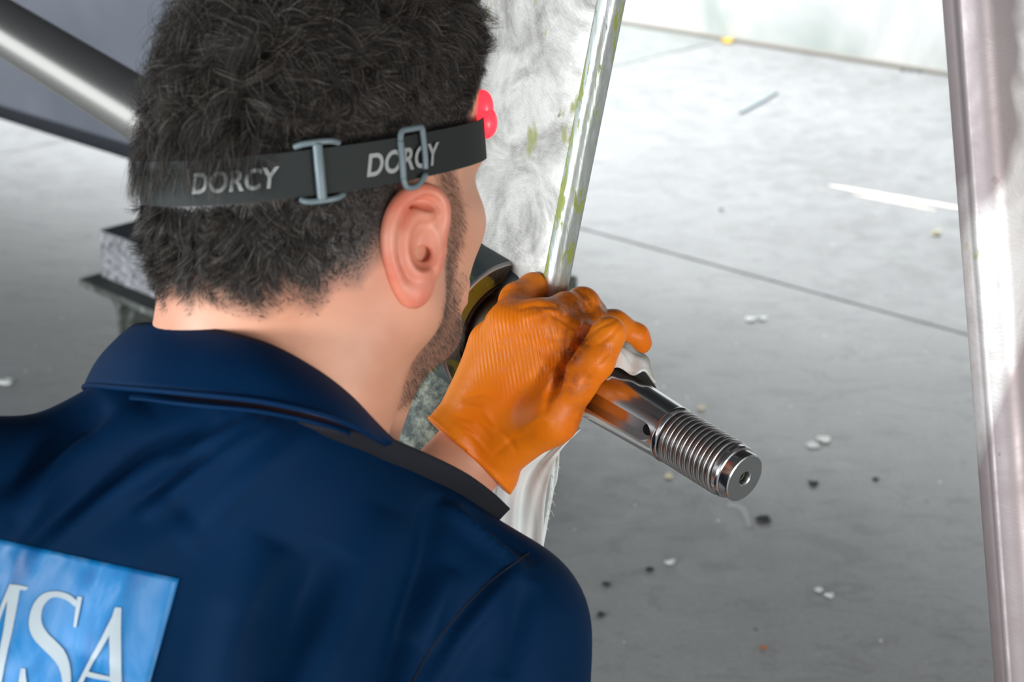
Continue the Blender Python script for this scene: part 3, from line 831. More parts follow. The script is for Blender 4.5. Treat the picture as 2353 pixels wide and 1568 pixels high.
bd.cap(H(0.104, -.010, -0.050), H(0.104, .010, -0.050), 0.007, 0.007, 0.008)
bd.cap(H(0.093, -.018, -0.078), H(0.093, .018, -0.078), 0.0075, 0.0075, 0.008)             # lips
bd.cap(H(0.091, -.016, -0.089), H(0.091, .016, -0.089), 0.0075, 0.0075, 0.006)
bd.cap(H(0.103, -.020, -0.0835), H(0.103, .020, -0.0835), 0.0022, 0.0022, 0.003, 'sub')
for s in (-1, 1): bd.cap(H(0.004, s * .088, -.046), H(0.014, s * .040, -.047), .0075, .0075, .002, 'sub')
# neck
bd.cap(P(612, 1000, 0.93), P(612, 860, 0.90), 0.050, 0.062, 0.02); bd.cap(P(612, 860, 0.90), P(640, 620, 0.895), 0.064, 0.060, 0.03)
bd.cap(P(730, 1010, 0.95), P(830, 760, 0.945), 0.048, 0.044, 0.025)
bd.cap(P(760, 980, 0.88), P(850, 620, 0.875), 0.030, 0.030, 0.03)    # the muscle from ear to collar bone
bd.cap(P(480, 1170, 0.92), SHL, 0.040, 0.040, 0.02); bd.cap(P(740, 1250, 0.94), SHR, 0.036, 0.036, 0.02)
# trunk
bd.cap(P(530, 1280, .955), CHEST, 0.06, 0.10, 0.03)
bd.cap(CHEST, PEL, 0.10, 0.105, 0.05)
bd.cap(HIR, HIL, 0.10, 0.10, 0.04)
# arms
bd.cap(SHR, ELR, 0.046, 0.038, 0.02); bd.cap(ELR, WRR, 0.038, 0.026, 0.015)
bd.cap(SHL, ELL, 0.046, 0.038, 0.02); bd.cap(ELL, ELL.lerp(WRL, .35), 0.038, 0.041, 0.015); bd.cap(ELL.lerp(WRL, .35), WRL, 0.041, 0.0185, 0.015)
W1 = P(1052, 1012, 1.13); W2 = P(1118, 1072, 1.14)
bd.cap(ELL.lerp(W1, .55), W1, 0.028, 0.0150, 0.012); bd.cap(ELL.lerp(W2, .55), W2, 0.028, 0.0150, 0.012)
bd.cap(WRL, P(1190, 900, 1.13), 0.022, 0.022, 0.01)      # hand inside the glove
bd.cap(P(1150, 960, 1.13), P(1240, 800, 1.13), 0.02, 0.02, 0.01)
# right hand resting on the thigh
def hand(fd, wr, fwd, nrm, side, k=0.006):
    """wrist, finger direction, back-of-hand normal, side = direction of the thumb"""
    fd.cap(wr + side * .012, wr + fwd * .085 + side * .026, .014, .0135, .014); fd.cap(wr - side * .012, wr + fwd * .080 - side * .026, .014, .012, .014)
    fd.cap(wr, wr + fwd * .086, .014, .013, .014)
    for i, (o_, L1) in enumerate(((.028, .040), (.010, .045), (-.010, .042), (-.028, .033))):
        a = wr + fwd * (.086 - .004 * abs(i - 1)) + side * o_
        b = a + (fwd * .85 - nrm * .4).normalized() * L1; c_ = b + (fwd * .5 - nrm * .86).normalized() * L1 * .62; e_ = c_ + (fwd * .2 - nrm * .97).normalized() * L1 * .5
        fd.cap(a, b, .0098, .0088, k); fd.cap(b, c_, .0088, .0080, .003); fd.cap(c_, e_, .0080, .0068, .003)
    a = wr + fwd * .02 + side * .026; b = a + (side * .75 + fwd * .7 - nrm * .2).normalized() * .042; c_ = b + (fwd * .85 + side * .3 - nrm * .3).normalized() * .034
    fd.cap(a, b, .015, .011, .01); fd.cap(b, c_, .011, .009, .003)
hand(bd, WRR, Vector((0.0, .96, -.25)).normalized(), Vector((0, .25, .96)).normalized(), Vector((-1, 0, 0)))
# legs
bd.cap(HIR, KNR, 0.080, 0.055, 0.03); bd.cap(KNR, ANR, 0.052, 0.038, 0.02)
bd.cap(HIL, KNL, 0.080, 0.055, 0.03); bd.cap(KNL, ANL, 0.050, 0.036, 0.02)
bv, bt, bq = bd.mesh()
bv = smooth_np(bv, bt, bq, 2)
person = empty('person', Vector((-0.2, 0.8, 0)))
tag(person, 'person in navy polo shirt seen from behind, wiping the shaft with an orange glove', 'person')
body = np_mesh('body', bv, bt, bq, MAT['skin'], person)
bn = normals(bv, bt, bq)
fh, rh, uh = to_head(bv)
def hair_mask(f, r, u):
    """1 where scalp hair grows, tapering at the hairline (head-local metres)"""
    low = np.interp(f, [-0.10, -0.06, -0.035, -0.015, 0.0, 0.018, 0.03, 0.06, 0.085, 0.11], [-0.064, -0.064, -0.056, -0.034, 0.0, 0.004, 0.0, 0.010, 0.050, 0.070])
    j_ = 0.006 * np.sin(f * 160 + 2 * np.sin(r * 90)) * np.sin(r * 130)
    return np.clip((u - low + j_ + 0.004) / 0.028, 0, 1) ** 1.3
def beard_mask(f, r, u):
    side = np.clip((r - 0.030) / 0.012, 0, 1) + np.clip((-r - 0.030) / 0.012, 0, 1)
    # sideburn in front of the ear and the jaw line
    a = np.clip(1 - np.abs(f - (0.034 + np.clip(-u, 0, .2) * 0.06)) / 0.014, 0, 1) * (u < 0.02) * (u > -0.13)
    b = np.clip((-0.062 - u) / 0.02, 0, 1) * np.clip((f - 0.018) / 0.018, 0, 1) * np.clip((0.066 - f + np.clip(-.09 - u, 0, 1) * 3) / 0.012, 0, 1) * (u > -0.145)
    return np.clip(np.maximum(a * 1.6, b) * np.where(u < -.09, 1, np.minimum(1, side)), 0, 1)
near_head = (uh > -0.16) & (np.abs(rh) < 0.10) & (np.abs(fh) < 0.14)
stub = np.where(near_head, np.maximum(np.sqrt(hair_mask(fh, rh, uh)) * 1.15, beard_mask(fh, rh, uh) * 0.55), 0)
at = body.data.attributes.new('stubble', 'FLOAT', 'POINT')
if len(body.data.vertices) == len(stub): at.data.foreach_set('value', stub.astype(np.float32))
else: print('VERT MISMATCH', len(body.data.vertices), len(stub))
# eyes
for s in (-1, 1):
    bm = bmesh.new(); bmesh.ops.create_uvsphere(bm, u_segments=20, v_segments=14, radius=0.0115, matrix=Matrix.Translation(H(0.080, s * .030, -.014)))
    e_ = bm_obj('eye', bm, MAT['eye'], person, True)
    bm = bmesh.new(); bmesh.ops.create_uvsphere(bm, u_segments=16, v_segments=10, radius=0.006, matrix=Matrix.Translation(H(0.0862, s * .030, -.016)))
    bm_obj('iris', bm, MAT['iris'], e_, True)

# ---- ears
def make_ear(s):
    o = H(0.002, s * 0.076, -0.042)
    out = (HR * s * 0.90 - HF * 0.42).normalized()        # rim stands off the head backwards
    up = (HU + HF * 0.24).normalized()
    fw = up.cross(out) ; fw = fw if fw.dot(HF) > 0 else -fw; fw.normalize(); out = (out - up * out.dot(up)).normalized()
    fw = (HF - up * HF.dot(up) - out * HF.dot(out)).normalized()
    def E(f, u, w): return o + fw * f * .92 + up * u * .87 + out * w
    lo = np.array(o) - .06; hi = np.array(o) + .06
    fd = Field(lo, hi, 0.0009)
    # thin back plate
    fd.ell(E(-0.002, 0.004, 0.006), (fw, up, out), (0.019, 0.031, 0.0045), 0.003)
    fd.ell(E(0.0, -0.022, 0.004), (fw, up, out), (0.011, 0.013, 0.004), 0.004)
    helix = [(0.012, 0.006, 0.004), (0.015, 0.018, 0.006), (0.012, 0.030, 0.009), (0.002, 0.0365, 0.011), (-0.010, 0.033, 0.013), (-0.0185, 0.022, 0.014), (-0.0215, 0.008, 0.014), (-0.019, -0.006, 0.012), (-0.013, -0.018, 0.009), (-0.007, -0.027, 0.006)]
    pts = catmull([E(*h_) for h_ in helix], 30)
    rr = np.interp(np.linspace(0, 1, 30), [0, .3, .5, .8, 1], [.0030, .0040, .0046, .0040, .0045])
    for i in range(29): fd.cap(pts[i], pts[i + 1], rr[i], rr[i + 1], 0.002)
    pts = catmull([E(*h_) for h_ in [(0.004, 0.022, 0.010), (-0.006, 0.020, 0.012), (-0.011, 0.008, 0.0125), (-0.009, -0.006, 0.011), (-0.002, -0.014, 0.009), (0.005, -0.014, .008)]], 20)
    for i in range(19): fd.cap(pts[i], pts[i + 1], 0.0034, 0.0034, 0.003)
    fd.ell(E(0.001, -0.025, 0.005), (fw, up, out), (0.0095, 0.0115, 0.0062), 0.004)
    fd.cap(E(0.013, -0.001, 0.004), E(0.012, -0.010, 0.005), 0.0048, 0.0040, 0.003)           # tragus
    fd.ell(E(0.003, 0.0, 0.013), (fw, up, out), (0.0085, 0.012, 0.0085), 0.003, 'sub')       # concha
    fd.cap(E(0.004, -0.003, 0.008), E(0.014, -0.003, -0.030), 0.0040, 0.0040, 0.002, 'sub')   # canal
    fd.ell(E(0.001, 0.029, 0.0135), (fw, up, out), (0.008, 0.0045, 0.0035), 0.002, 'sub')
    # root to the head
    fd.cap(E(0.010, 0.014, -0.004), E(0.008, -0.014, -0.006), 0.010, 0.009, 0.006)
    fd.cap(E(0.004, -0.003, 0.008), E(0.012, -0.003, -0.030), 0.0042, 0.0038, 0.0015, 'sub')
    v, t, q = fd.mesh()
    return np_mesh('ear', smooth_np(v, t, q, 1), t, q, MAT['ear'], person)
make_ear(1); make_ear(-1)

# ---- hair
m = M('dark_brown_hair', 0.6); hi_ = m.n('ShaderNodeHairInfo')
m.col(m.ramp(hi_.outputs['Random'], [(0.0, (0.007, 0.0058, 0.005)), (0.6, (0.018, 0.014, 0.0115)), (0.87, (0.075, 0.058, 0.046)), (1.0, (0.28, 0.24, 0.20))])); MAT['hair'] = m.m
m = M('short_beard_hair', 0.5); hi_ = m.n('ShaderNodeHairInfo')
m.col(m.ramp(hi_.outputs['Random'], [(0.0, (0.03, 0.022, 0.016)), (1.0, (0.12, 0.09, 0.07))])); MAT['beard'] = m.m

STRAP_U = lambda f, r: 0.002 + 0.10 * f * 0          # strap plane height in head frame
def grow(mask_fn, n, kind):
    """sample strand roots on the body faces inside the mask"""
    fc = bv[bq].mean(axis=1); fn_ = bn[bq].mean(axis=1); fn_ /= np.linalg.norm(fn_, axis=1, keepdims=True) + 1e-9
    f, r, u = to_head(fc)
    sel = (u > -0.15) & (np.abs(r) < 0.1) & (np.abs(f) < .13)
    w = np.zeros(len(fc)); w[sel] = mask_fn(f[sel], r[sel], u[sel])
    a_ = np.linalg.norm(np.cross(bv[bq[:, 1]] - bv[bq[:, 0]], bv[bq[:, 3]] - bv[bq[:, 0]]), axis=1); w = w * a_
    ids = rng.choice(len(fc), size=n, p=w / w.sum())
    u1 = rng.random((n, 1)); u2 = rng.random((n, 1)); Q = bv[bq[ids]]
    p = (Q[:, 0] * (1 - u1) + Q[:, 1] * u1) * (1 - u2) + (Q[:, 3] * (1 - u1) + Q[:, 2] * u1) * u2
    return p, fn_[ids]
def strands(name, p, d0, length, bend, K, rad, mat, clumps=None, clump_amt=0.6, curl=0.0):
    n = len(p); t = np.linspace(0, 1, K)
    pts = np.zeros((n, K, 3)); pts[:, 0] = p; d = d0.copy()
    ph = rng.random((n, 1)) * 6.28
    for k in range(1, K):
        d = d + bend * (1.6 / K) + rng.normal(0, 0.10, (n, 3)) * (1.5 / K)
        d /= np.linalg.norm(d, axis=1, keepdims=True)
        pts[:, k] = pts[:, k - 1] + d * (length / (K - 1))[:, None]
    if clumps is not None:
        cid, ctr = clumps
        for k in range(1, K):
            f_ = clump_amt * (k / (K - 1)) ** 1.3 * (np.clip((length - 0.007) / 0.012, 0, 1)[:, None])
            tgt = pts[ctr][cid, k] if False else pts[ctr[cid], k]
            # keep own length scale: move towards the clump leader's tip
            pts[:, k] = pts[:, k] * (1 - f_) + tgt * f_
    cu = bpy.data.hair_curves.new(name); cu.add_curves([K] * n)
    cu.position_data.foreach_set('vector', pts.astype(np.float32).ravel())
    ra = cu.attributes.new('radius', 'FLOAT', 'POINT')
    ra.data.foreach_set('value', (rad * (1 - 0.75 * t)[None, :] * np.ones((n, 1))).astype(np.float32).ravel())
    cu.materials.append(mat)
    o = link(bpy.data.objects.new(name, cu), person)
    return o, pts
strap_c, strap_n = 0.0055, 0.0
def strap_h(f, r, u): return u - (0.0095 + 0.04 * f)       # signed height over the strap's middle
N = 105000
p, nn = grow(hair_mask, N, 'hair')
f, r, u = to_head(p)
hf, hr, hu = np.array(HF), np.array(HR), np.array(HU)
sh_ = strap_h(f, r, u)
keep = (np.abs(sh_) > 0.0125) | ((sh_ > 0.004) & (rng.random(N) < 0.5) & (f < 0.02) & (r < .055))
p, nn, f, r, u, sh_ = p[keep], nn[keep], f[keep], r[keep], u[keep], sh_[keep]; N = len(p)
# length map: long on top, tapering to the sides and nape
top = np.clip((u - 0.015) / 0.075, 0, 1)
backness = np.clip((-f + 0.01 - np.clip(np.abs(r) - .03, 0, 1) * 1.2) / 0.07, 0, 1)
hm_ = np.clip((u - np.interp(f, [-0.10, -0.06, -0.035, -0.015, 0.0, 0.018, 0.03, 0.06, 0.085, 0.11], [-0.064, -0.064, -0.056, -0.034, 0.0, 0.004, 0.0, 0.010, 0.050, 0.070])) / 0.035, 0, 1)
side = np.clip((np.abs(r) - 0.045) / 0.03, 0, 1) * np.clip((f + 0.06) / 0.04, 0, 1) * np.clip((0.055 - u) / 0.03, 0, 1)
L_ = 0.0055 + 0.018 * top + 0.010 * backness
L_ = L_ * (1 - 0.72 * side) * (0.22 + 0.78 * hm_)
L_ = np.where((sh_ > 0) & (sh_ < 0.02) & (f > -.03), np.minimum(L_, 0.007), L_)
L_ *= rng.uniform(0.7, 1.25, N)
over = (sh_ > 0.008) & (sh_ < 0.034) & (f < -0.015) & (r < 0.052) & (rng.random(N) < 0.45)
L_ = np.where(over, rng.uniform(.020, .034, N), L_)
# swirl field
sc = 26
fx = np.sin(f * sc * 3 + np.sin(u * 60) * 1.3) + np.sin(u * sc * 2.1 + r * 70)
fy = np.cos(r * sc * 3.3 + u * 40) + np.sin(f * 55 + r * 31)
down = -hu[None, :] * (0.55 + 0.5 * (1 - top))[:, None] + hf[None, :] * (0.9 * top)[:, None]
flow = down + hf[None, :] * (fx * 0.30)[:, None] + hr[None, :] * (fy * 0.25)[:, None]
nc = 2600; ctr = rng.choice(N, nc, replace=False)
cid = np.zeros(N, dtype=int)
for a_ in range(0, N, 3000):
    dd = ((p[a_:a_ + 3000, None, :] - p[ctr][None, :, :]) ** 2).sum(-1); cid[a_:a_ + 3000] = dd.argmin(1)
cdir = rng.normal(0, 1, (nc, 3)); cdir /= np.linalg.norm(cdir, axis=1, keepdims=True)
cd_ = cdir[cid] - nn * (cdir[cid] * nn).sum(1, keepdims=True)
d0 = nn * (0.55 + 0.30 * top)[:, None] + flow * 0.55 + cd_ * 0.45 + rng.normal(0, .13, (N, 3)); d0 /= np.linalg.norm(d0, axis=1, keepdims=True)
d0[over] = (nn * 0.85 - hu[None, :] * 0.55 + rng.normal(0, .12, (N, 3)))[over]; d0 /= np.linalg.norm(d0, axis=1, keepdims=True)
bend_ = -nn * 0.45 + flow * 0.45 + np.cross(nn, cd_) * 1.3
bend_[over] = (-hu[None, :] * 1.2 + cd_ * .5 - nn * .1)[over]
hair, hp = strands('hair', p, d0, L_, bend_, 8, 0.00012, MAT['hair'], (cid, ctr), 0.5)
hair['kind'] = 'stuff'; hair['label'] = 'short dark brown hair fading to the nape'
p, nn = grow(beard_mask, 4600, 'beard')
f, r, u = to_head(p); N = len(p)
d0 = nn * 0.55 - hu[None, :] * 0.7 + hf[None, :] * 0.15 + rng.normal(0, .25, (N, 3)); d0 /= np.linalg.norm(d0, axis=1, keepdims=True)
be, _ = strands('beard', p, d0, rng.uniform(.002, .0055, N), -hu[None, :] * np.ones((N, 1)) * .3, 4, 0.00009, MAT['beard'])
be['kind'] = 'stuff'; be['label'] = 'short brown beard along the jaw'

# ---- clothes
m = M('navy_polo_cloth', 0.62); c = m.coord('Object')
m.col(m.ramp(m.noise(c, 5, 3), [(0.3, lin((2, 33, 62))), (0.7, lin((5, 39, 73)))]))
m.b.inputs['Specular IOR Level'].default_value = 0.06; m.b.inputs['Sheen Weight'].default_value = 0.0; m.b.inputs['Sheen Tint'].default_value = (0.5, 0.65, 0.9, 1)
wv = m.n('ShaderNodeTexVoronoi', Scale=1500.0); m.l(c, wv.inputs['Vector'])
m.bump(wv.outputs['Distance'], 0.22, 0.0003); MAT['navy'] = m.m
m = M('shaded_collar_underside', 0.9, 0, (0.004, 0.005, 0.010)); MAT['navy_shade'] = m.m  # shade under the collar point put into a near-black cloth colour
m = M('dark_work_trousers', 0.8, 0, (0.03, 0.032, 0.04)); c = m.coord('Object'); m.bump(m.noise(c, 300, 3), 0.3, 0.0006); MAT['trousers'] = m.m
m = M('black_shoe_leather', 0.5, 0, (0.02, 0.018, 0.016)); MAT['shoe'] = m.m

sf = Field((-0.62, 0.30, 0.26), (0.34, 1.14, 1.06), 0.0036)
sf.cap(P(520, 1140, 0.93), P(570, 1085, 0.91), 0.078, 0.066, 0.02)
sf.cap(P(430, 1075, .888), P(600, 1090, .888), 0.066, 0.066, 0.02); sf.cap(P(600, 1090, .888), P(740, 1205, .90), 0.066, 0.058, 0.012)
sf.cap(P(740, 1205, .90), P(1000, 1345, .92), 0.056, 0.050, 0.012)
sf.cap(P(440, 1155, 0.90), SHL, 0.064, 0.055, 0.03)
sf.cap(P(800, 1270, 0.92), SHR, 0.052, 0.052, 0.02)
sf.cap(P(500, 1330, .95), CHEST, 0.10, 0.145, 0.04)
sf.cap(P(560, 1250, .985), P(520, 1420, 1.0), 0.075, 0.09, 0.03)
sf.cap(CHEST, PEL + Vector((0, 0, .02)), 0.145, 0.145, 0.06)
sf.ell(P(420, 1730, .93), (V(1, -.2, 0).normalized(), V(.2, 1, 0).normalized(), V(0, 0, 1)), (.185, .155, .130), 0.05)
sf.cap(SHR, ELR, 0.0555, 0.062, 0.02)
sf.cap(SHL, ELL, 0.058, 0.060, 0.03)
# sleeve ends, hem, neck opening
d_ = (ELR - SHR).normalized(); e_ = SHR.lerp(ELR, .88); sf.half(e_, d_, e_ - Vector((.11, .11, .10)), e_ + Vector((.11, .11, .06)))
d_ = (ELL - SHL).normalized(); e_ = SHL.lerp(ELL, .80); sf.half(e_ , d_, e_ - Vector((.10, .06, .12)), e_ + Vector((.05, .16, .06)))
sf.half(Vector((0, 0, .36)), Vector((0, 0, -1)))
sv, st_, sq = sf.mesh(); sv = smooth_np(sv, st_, sq, 2)
sn = normals(sv, st_, sq)
# cloth folds, each a ridge (+) or furrow (-) between two points of the cloth, in photo pixels of its place on the back
px, py, pd = proj(sv)
front = (sn @ np.array(V(0, 0, 1))) > -0.25
def fold(pts, w, amp):
    """displace along the polyline pts with gaussian profile"""
    global sv
    best = np.full(len(sv), 1e9); tt = np.zeros(len(sv)); tot = len(pts) - 1
    for i in range(tot):
        a = np.array(pts[i], float); b = np.array(pts[i + 1], float); ab = b - a
        h_ = np.clip(((px - a[0]) * ab[0] + (py - a[1]) * ab[1]) / (ab @ ab), 0, 1)
        dd = np.hypot(px - a[0] - h_ * ab[0], py - a[1] - h_ * ab[1]); m_ = dd < best
        best[m_] = dd[m_]; tt[m_] = ((i + h_) / tot)[m_]
    env = np.sin(np.clip(tt, 0.0, 1) * math.pi) ** 0.6
    sv = sv + sn * (2.4 * amp * np.exp(-(best / w) ** 2) * env * front * (pd < 1.05))[:, None]
fold([(590, 955), (420, 1040), (230, 1150), (60, 1300)], 34, .0035)
fold([(500, 950), (330, 1040), (150, 1180), (20, 1290)], 26, -.0030)
fold([(640, 965), (500, 1050), (330, 1190)], 22, .0030)
fold([(600, 975), (460, 1060), (300, 1170)], 18, -.0030)
fold([(560, 950), (470, 1000), (400, 1060)], 14, -.0022)
fold([(720, 975), (560, 1110), (420, 1260)], 34, .0022)
fold([(330, 930), (200, 1050), (40, 1200)], 40, .0035)
fold([(250, 930), (110, 1040), (-60, 1160)], 34, -.0035)
fold([(1000, 1140), (975, 1300), (930, 1450), (880, 1600)], 30, -.0050)
fold([(900, 1180), (830, 1340), (760, 1500), (720, 1620)], 60, .0040)
fold([(1180, 1290), (1110, 1360), (1030, 1450), (945, 1590)], 18, -.0014)
fold([(1205, 1290), (1140, 1370), (1060, 1465), (975, 1600)], 22, .0026)
fold([(1010, 1155), (1090, 1225), (1190, 1295)], 14, .0030)
fold([(1060, 1170), (1160, 1240), (1240, 1290)], 13, -.0016)
fold([(1040, 1310), (990, 1400), (960, 1480)], 30, .0030)
fold([(1210, 1340), (1190, 1430), (1150, 1560)], 30, -.0030)
fold([(640, 1250), (560, 1400), (500, 1590)], 60, .0040)
fold([(760, 1260), (700, 1400), (640, 1600)], 50, -.0036)
fold([(420, 1180), (300, 1290), (200, 1500)], 70, .0035)
fold([(200, 1000), (100, 1120), (0, 1300)], 30, .0025)
wx = np.sin(sv[:, 0] * 38 + sv[:, 2] * 22 + 3 * np.sin(sv[:, 1] * 14)) * 0.0016
sv = sv + sn * wx[:, None]
shirt = np_mesh('polo_shirt', sv, st_, sq, MAT['navy'], person)
BV = BVHTree.FromPolygons([tuple(v) for v in sv], [tuple(q) for q in sq] + [tuple(t) for t in st_])
def on_shirt(px_, py_, off):
    o = cam.location; d = (P(px_, py_, 1.0) - o).normalized()
    h_ = BV.ray_cast(o, d)
    if h_[0] is None: return None
    n_ = h_[1] if h_[1].dot(d) < 0 else -h_[1]
    return h_[0] + n_ * off
seam_pts = [on_shirt(q_.x, q_.y, 0.0002) for q_ in catmull([Vector((x, y, 0)) for x, y in ((1215, 1272), (1185, 1293), (1110, 1352), (1035, 1432), (985, 1500), (948, 1568), (920, 1640), (900, 1720))], 60)]
seam_pts = [q_ for q_ in seam_pts if q_ is not None]
m = M('seam_thread', 0.8, 0, lin((0, 10, 24))); MAT['seam'] = m.m
v_, f_ = tube(seam_pts, 0.0006, 6); mesh_obj('sleeve_seam', v_, f_, MAT['seam'], shirt)
# collar: outer leaf as a closed strip
def strip(name, top, bot, nU, nV, thick, mat, parent, bulge=0.0):
    T = catmull(top, nU); B = catmull(bot, nU); vs = []
    ctr_ = P(640, 900, 0.93)
    for i in range(nU):
        for j in range(nV):
            w = j / (nV - 1); p_ = T[i].lerp(B[i], w)
            o_ = (p_ - ctr_).normalized()
            p_ = p_ + o_ * bulge * math.sin(w * math.pi)
            vs.append(p_)
    fs = [(i * nV + j, (i + 1) * nV + j, (i + 1) * nV + j + 1, i * nV + j + 1) for i in range(nU - 1) for j in range(nV - 1)]
    o = mesh_obj(name, vs, fs, mat, parent)
    sd = o.modifiers.new('thick', 'SOLIDIFY'); sd.thickness = thick; sd.offset = 0.0
    return o
ctop = [P(420, 905, 1.00), P(330, 820, .985), P(302, 756, .94), P(365, 744, .875), P(480, 757, .835), P(610, 790, .815), P(720, 848, .815), P(800, 908, .83), P(858, 968, .85), P(892, 1003, .87)]
cbot = [P(330, 940, 1.0), P(240, 915, .96), P(196, 888, .90), P(300, 893, .822), P(440, 905, .792), P(600, 922, .782), P(740, 952, .785), P(820, 982, .80), P(862, 1006, .825), P(886, 1020, .86)]
col_ = strip('collar', ctop, cbot, 60, 12, 0.0022, MAT['navy'], shirt, 0.004)
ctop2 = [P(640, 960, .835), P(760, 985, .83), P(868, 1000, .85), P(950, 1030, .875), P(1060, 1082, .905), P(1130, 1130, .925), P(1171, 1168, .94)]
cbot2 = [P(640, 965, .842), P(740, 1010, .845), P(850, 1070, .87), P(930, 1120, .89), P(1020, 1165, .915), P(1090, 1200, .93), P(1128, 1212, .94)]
c2_ = strip('collar_wing', ctop2, cbot2, 40, 8, 0.0020, MAT['navy_shade'], shirt); c2_['label'] = 'underside of the lifted collar point, shade painted black'
pts = catmull([p_ + V(0, 0, .002) for p_ in cbot], 60)
v_, f_ = tube(pts, 0.0016, 8); mesh_obj('collar_seam', v_, f_, MAT['navy'], col_)
# neck band under the collar leaf
nb_top = [P(330, 905, .93), P(260, 900, .90), P(330, 903, .84), P(450, 915, .815), P(600, 932, .805), P(730, 962, .81), P(800, 985, .825)]
nb_bot = [P(320, 925, .93), P(245, 918, .89), P(330, 922, .825), P(450, 934, .80), P(600, 948, .793), P(730, 975, .80), P(800, 1000, .82)]
strip('neck_band', nb_top, nb_bot, 40, 6, 0.002, MAT['navy'], shirt, 0.002)
# shirt buttons placket is out of sight; printed panel on the back
m = M('printed_blue_panel', 0.42); c = m.coord('UV')
n1 = m.noise(m.coord('UV', (2.6, 0.55, 1), (0, 0, -0.45)), 3.2, 4, 0.5, 0.5)
cc = m.ramp(n1, [(0.35, lin((0, 98, 162))), (0.5, lin((6, 120, 184))), (0.62, lin((84, 142, 198))), (0.75, lin((120, 162, 208)))])
m.col(cc); MAT['panel'] = m.m
m = M('printed_white_letters', 0.5, 0, lin((176, 188, 194))); MAT['print_white'] = m.m
O_ = np.array((412.0, 1330.0)); EX = np.array((-412.0, -90.0)) / 421.7; EY = np.array((-66.0, 238.0)) / 247.0
def lab(x, y): return O_ + EX * x + EY * y       # x leftwards, y downwards, photo pixels at the cloth
nx, ny = 46, 30; vs = []; uv = []
for j in range(ny + 1):
    for i in range(nx + 1):
        q_ = lab(i / nx * 760, j / ny * 400); w_ = on_shirt(q_[0], q_[1], 0.0006)
        if w_ is None: w_ = P(q_[0], q_[1], .8)
        vs.append(w_); uv.append((1 - i / nx, 1 - j / ny))
fs = [(j * (nx + 1) + i, (j + 1) * (nx + 1) + i, (j + 1) * (nx + 1) + i + 1, j * (nx + 1) + i + 1) for j in range(ny) for i in range(nx)]
pan = mesh_obj('back_print', vs, fs, MAT['panel'], shirt); pan['label'] = 'bright blue sky print with white serif letters'
ul = pan.data.uv_layers.new(name='UVMap')
for lp in pan.data.loops: ul.data[lp.index].uv = uv[lp.vertex_index]
sd = pan.modifiers.new('thick', 'SOLIDIFY'); sd.thickness = 0.0004; sd.offset = 0
def stroke(left, right, nseg=30):
    """a letter stroke between two pixel polylines"""
    A = catmull([Vector((x, y, 0)) for x, y in left], nseg); B = catmull([Vector((x, y, 0)) for x, y in right], nseg)
    out = []
    for a, b in zip(A, B):
        for k in range(5):
            q_ = a.lerp(b, k / 4); out.append(on_shirt(q_.x, q_.y, 0.0016) or P(q_.x, q_.y, .8))
    return out, [(i * 5 + k, i * 5 + k + 1, (i + 1) * 5 + k + 1, (i + 1) * 5 + k) for i in range(nseg - 1) for k in range(4)]
def Z(x, y): return (x / 4.26, 1200 + y / 4.26)      # from the enlarged view of the print
letters = {
 'M': [([Z(-240, 690), Z(-200, 1250), Z(-150, 1800)], [Z(-205, 690), Z(-110, 1250), Z(-60, 1800)]),
       ([Z(-420, 650), Z(-480, 1200), Z(-540, 1900)], [Z(-395, 650), Z(-455, 1200), Z(-515, 1900)]),
       ([Z(-430, 640), Z(-330, 1100), Z(-170, 1640)], [Z(-330, 640), Z(-210, 1080), Z(-110, 1560)]),
       ([Z(85, 600), Z(-60, 1000), Z(-170, 1640)], [Z(120, 640), Z(-20, 1010), Z(-110, 1640)]),
       ([Z(85, 600), Z(40, 1000), Z(-10, 1300), Z(-60, 1700)], [Z(195, 620), Z(130, 1000), Z(70, 1300), Z(10, 1700)]),
       ([Z(85, 600), Z(180, 610), Z(272, 632)], [Z(90, 650), Z(180, 655), Z(250, 660)])],
 'S': [([Z(805, 728), Z(775, 775), Z(720, 730), Z(640, 690), Z(540, 672), Z(430, 690), Z(340, 770), Z(290, 900), Z(285, 1020), Z(330, 1130), Z(420, 1230), Z(520, 1330), Z(590, 1430), Z(620, 1560), Z(610, 1680), Z(560, 1800)],
        [Z(790, 800), Z(750, 830), Z(700, 790), Z(630, 750), Z(540, 730), Z(470, 760), Z(420, 830), Z(405, 920), Z(420, 1000), Z(470, 1080), Z(550, 1160), Z(640, 1260), Z(690, 1390), Z(705, 1540), Z(690, 1700), Z(620, 1850)]),
       ([Z(770, 730), Z(750, 880), Z(733, 1028)], [Z(820, 735), Z(790, 880), Z(760, 1030)])],
 'A': [([Z(1145, 828), Z(1000, 1130), Z(880, 1360), Z(760, 1600), Z(660, 1780)], [Z(1175, 900), Z(1040, 1170), Z(910, 1400), Z(800, 1620), Z(700, 1800)]),
       ([Z(1130, 830), Z(1075, 1040), Z(1080, 1300), Z(1085, 1568), Z(1090, 1800)], [Z(1188, 835), Z(1185, 1040), Z(1192, 1300), Z(1200, 1568), Z(1210, 1800)]),
       ([Z(850, 1460), Z(960, 1490), Z(1090, 1520)], [Z(835, 1510), Z(950, 1540), Z(1090, 1560)])],
 'small_A': [([Z(215, 1430), Z(195, 1570), Z(150, 1800)], [Z(240, 1430), Z(230, 1570), Z(190, 1800)]),
             ([Z(210, 1430), Z(235, 1570), Z(280, 1800)], [Z(258, 1430), Z(275, 1570), Z(330, 1800)])],
}
for nm, sts in letters.items():
    vs = []; fs = []
    for a_, b_ in sts:
        v_, f_ = stroke(a_, b_); k_ = len(vs); vs += v_; fs += [tuple(x + k_ for x in q_) for q_ in f_]
    mesh_obj('printed_letter', vs, fs, MAT['print_white'], pan)

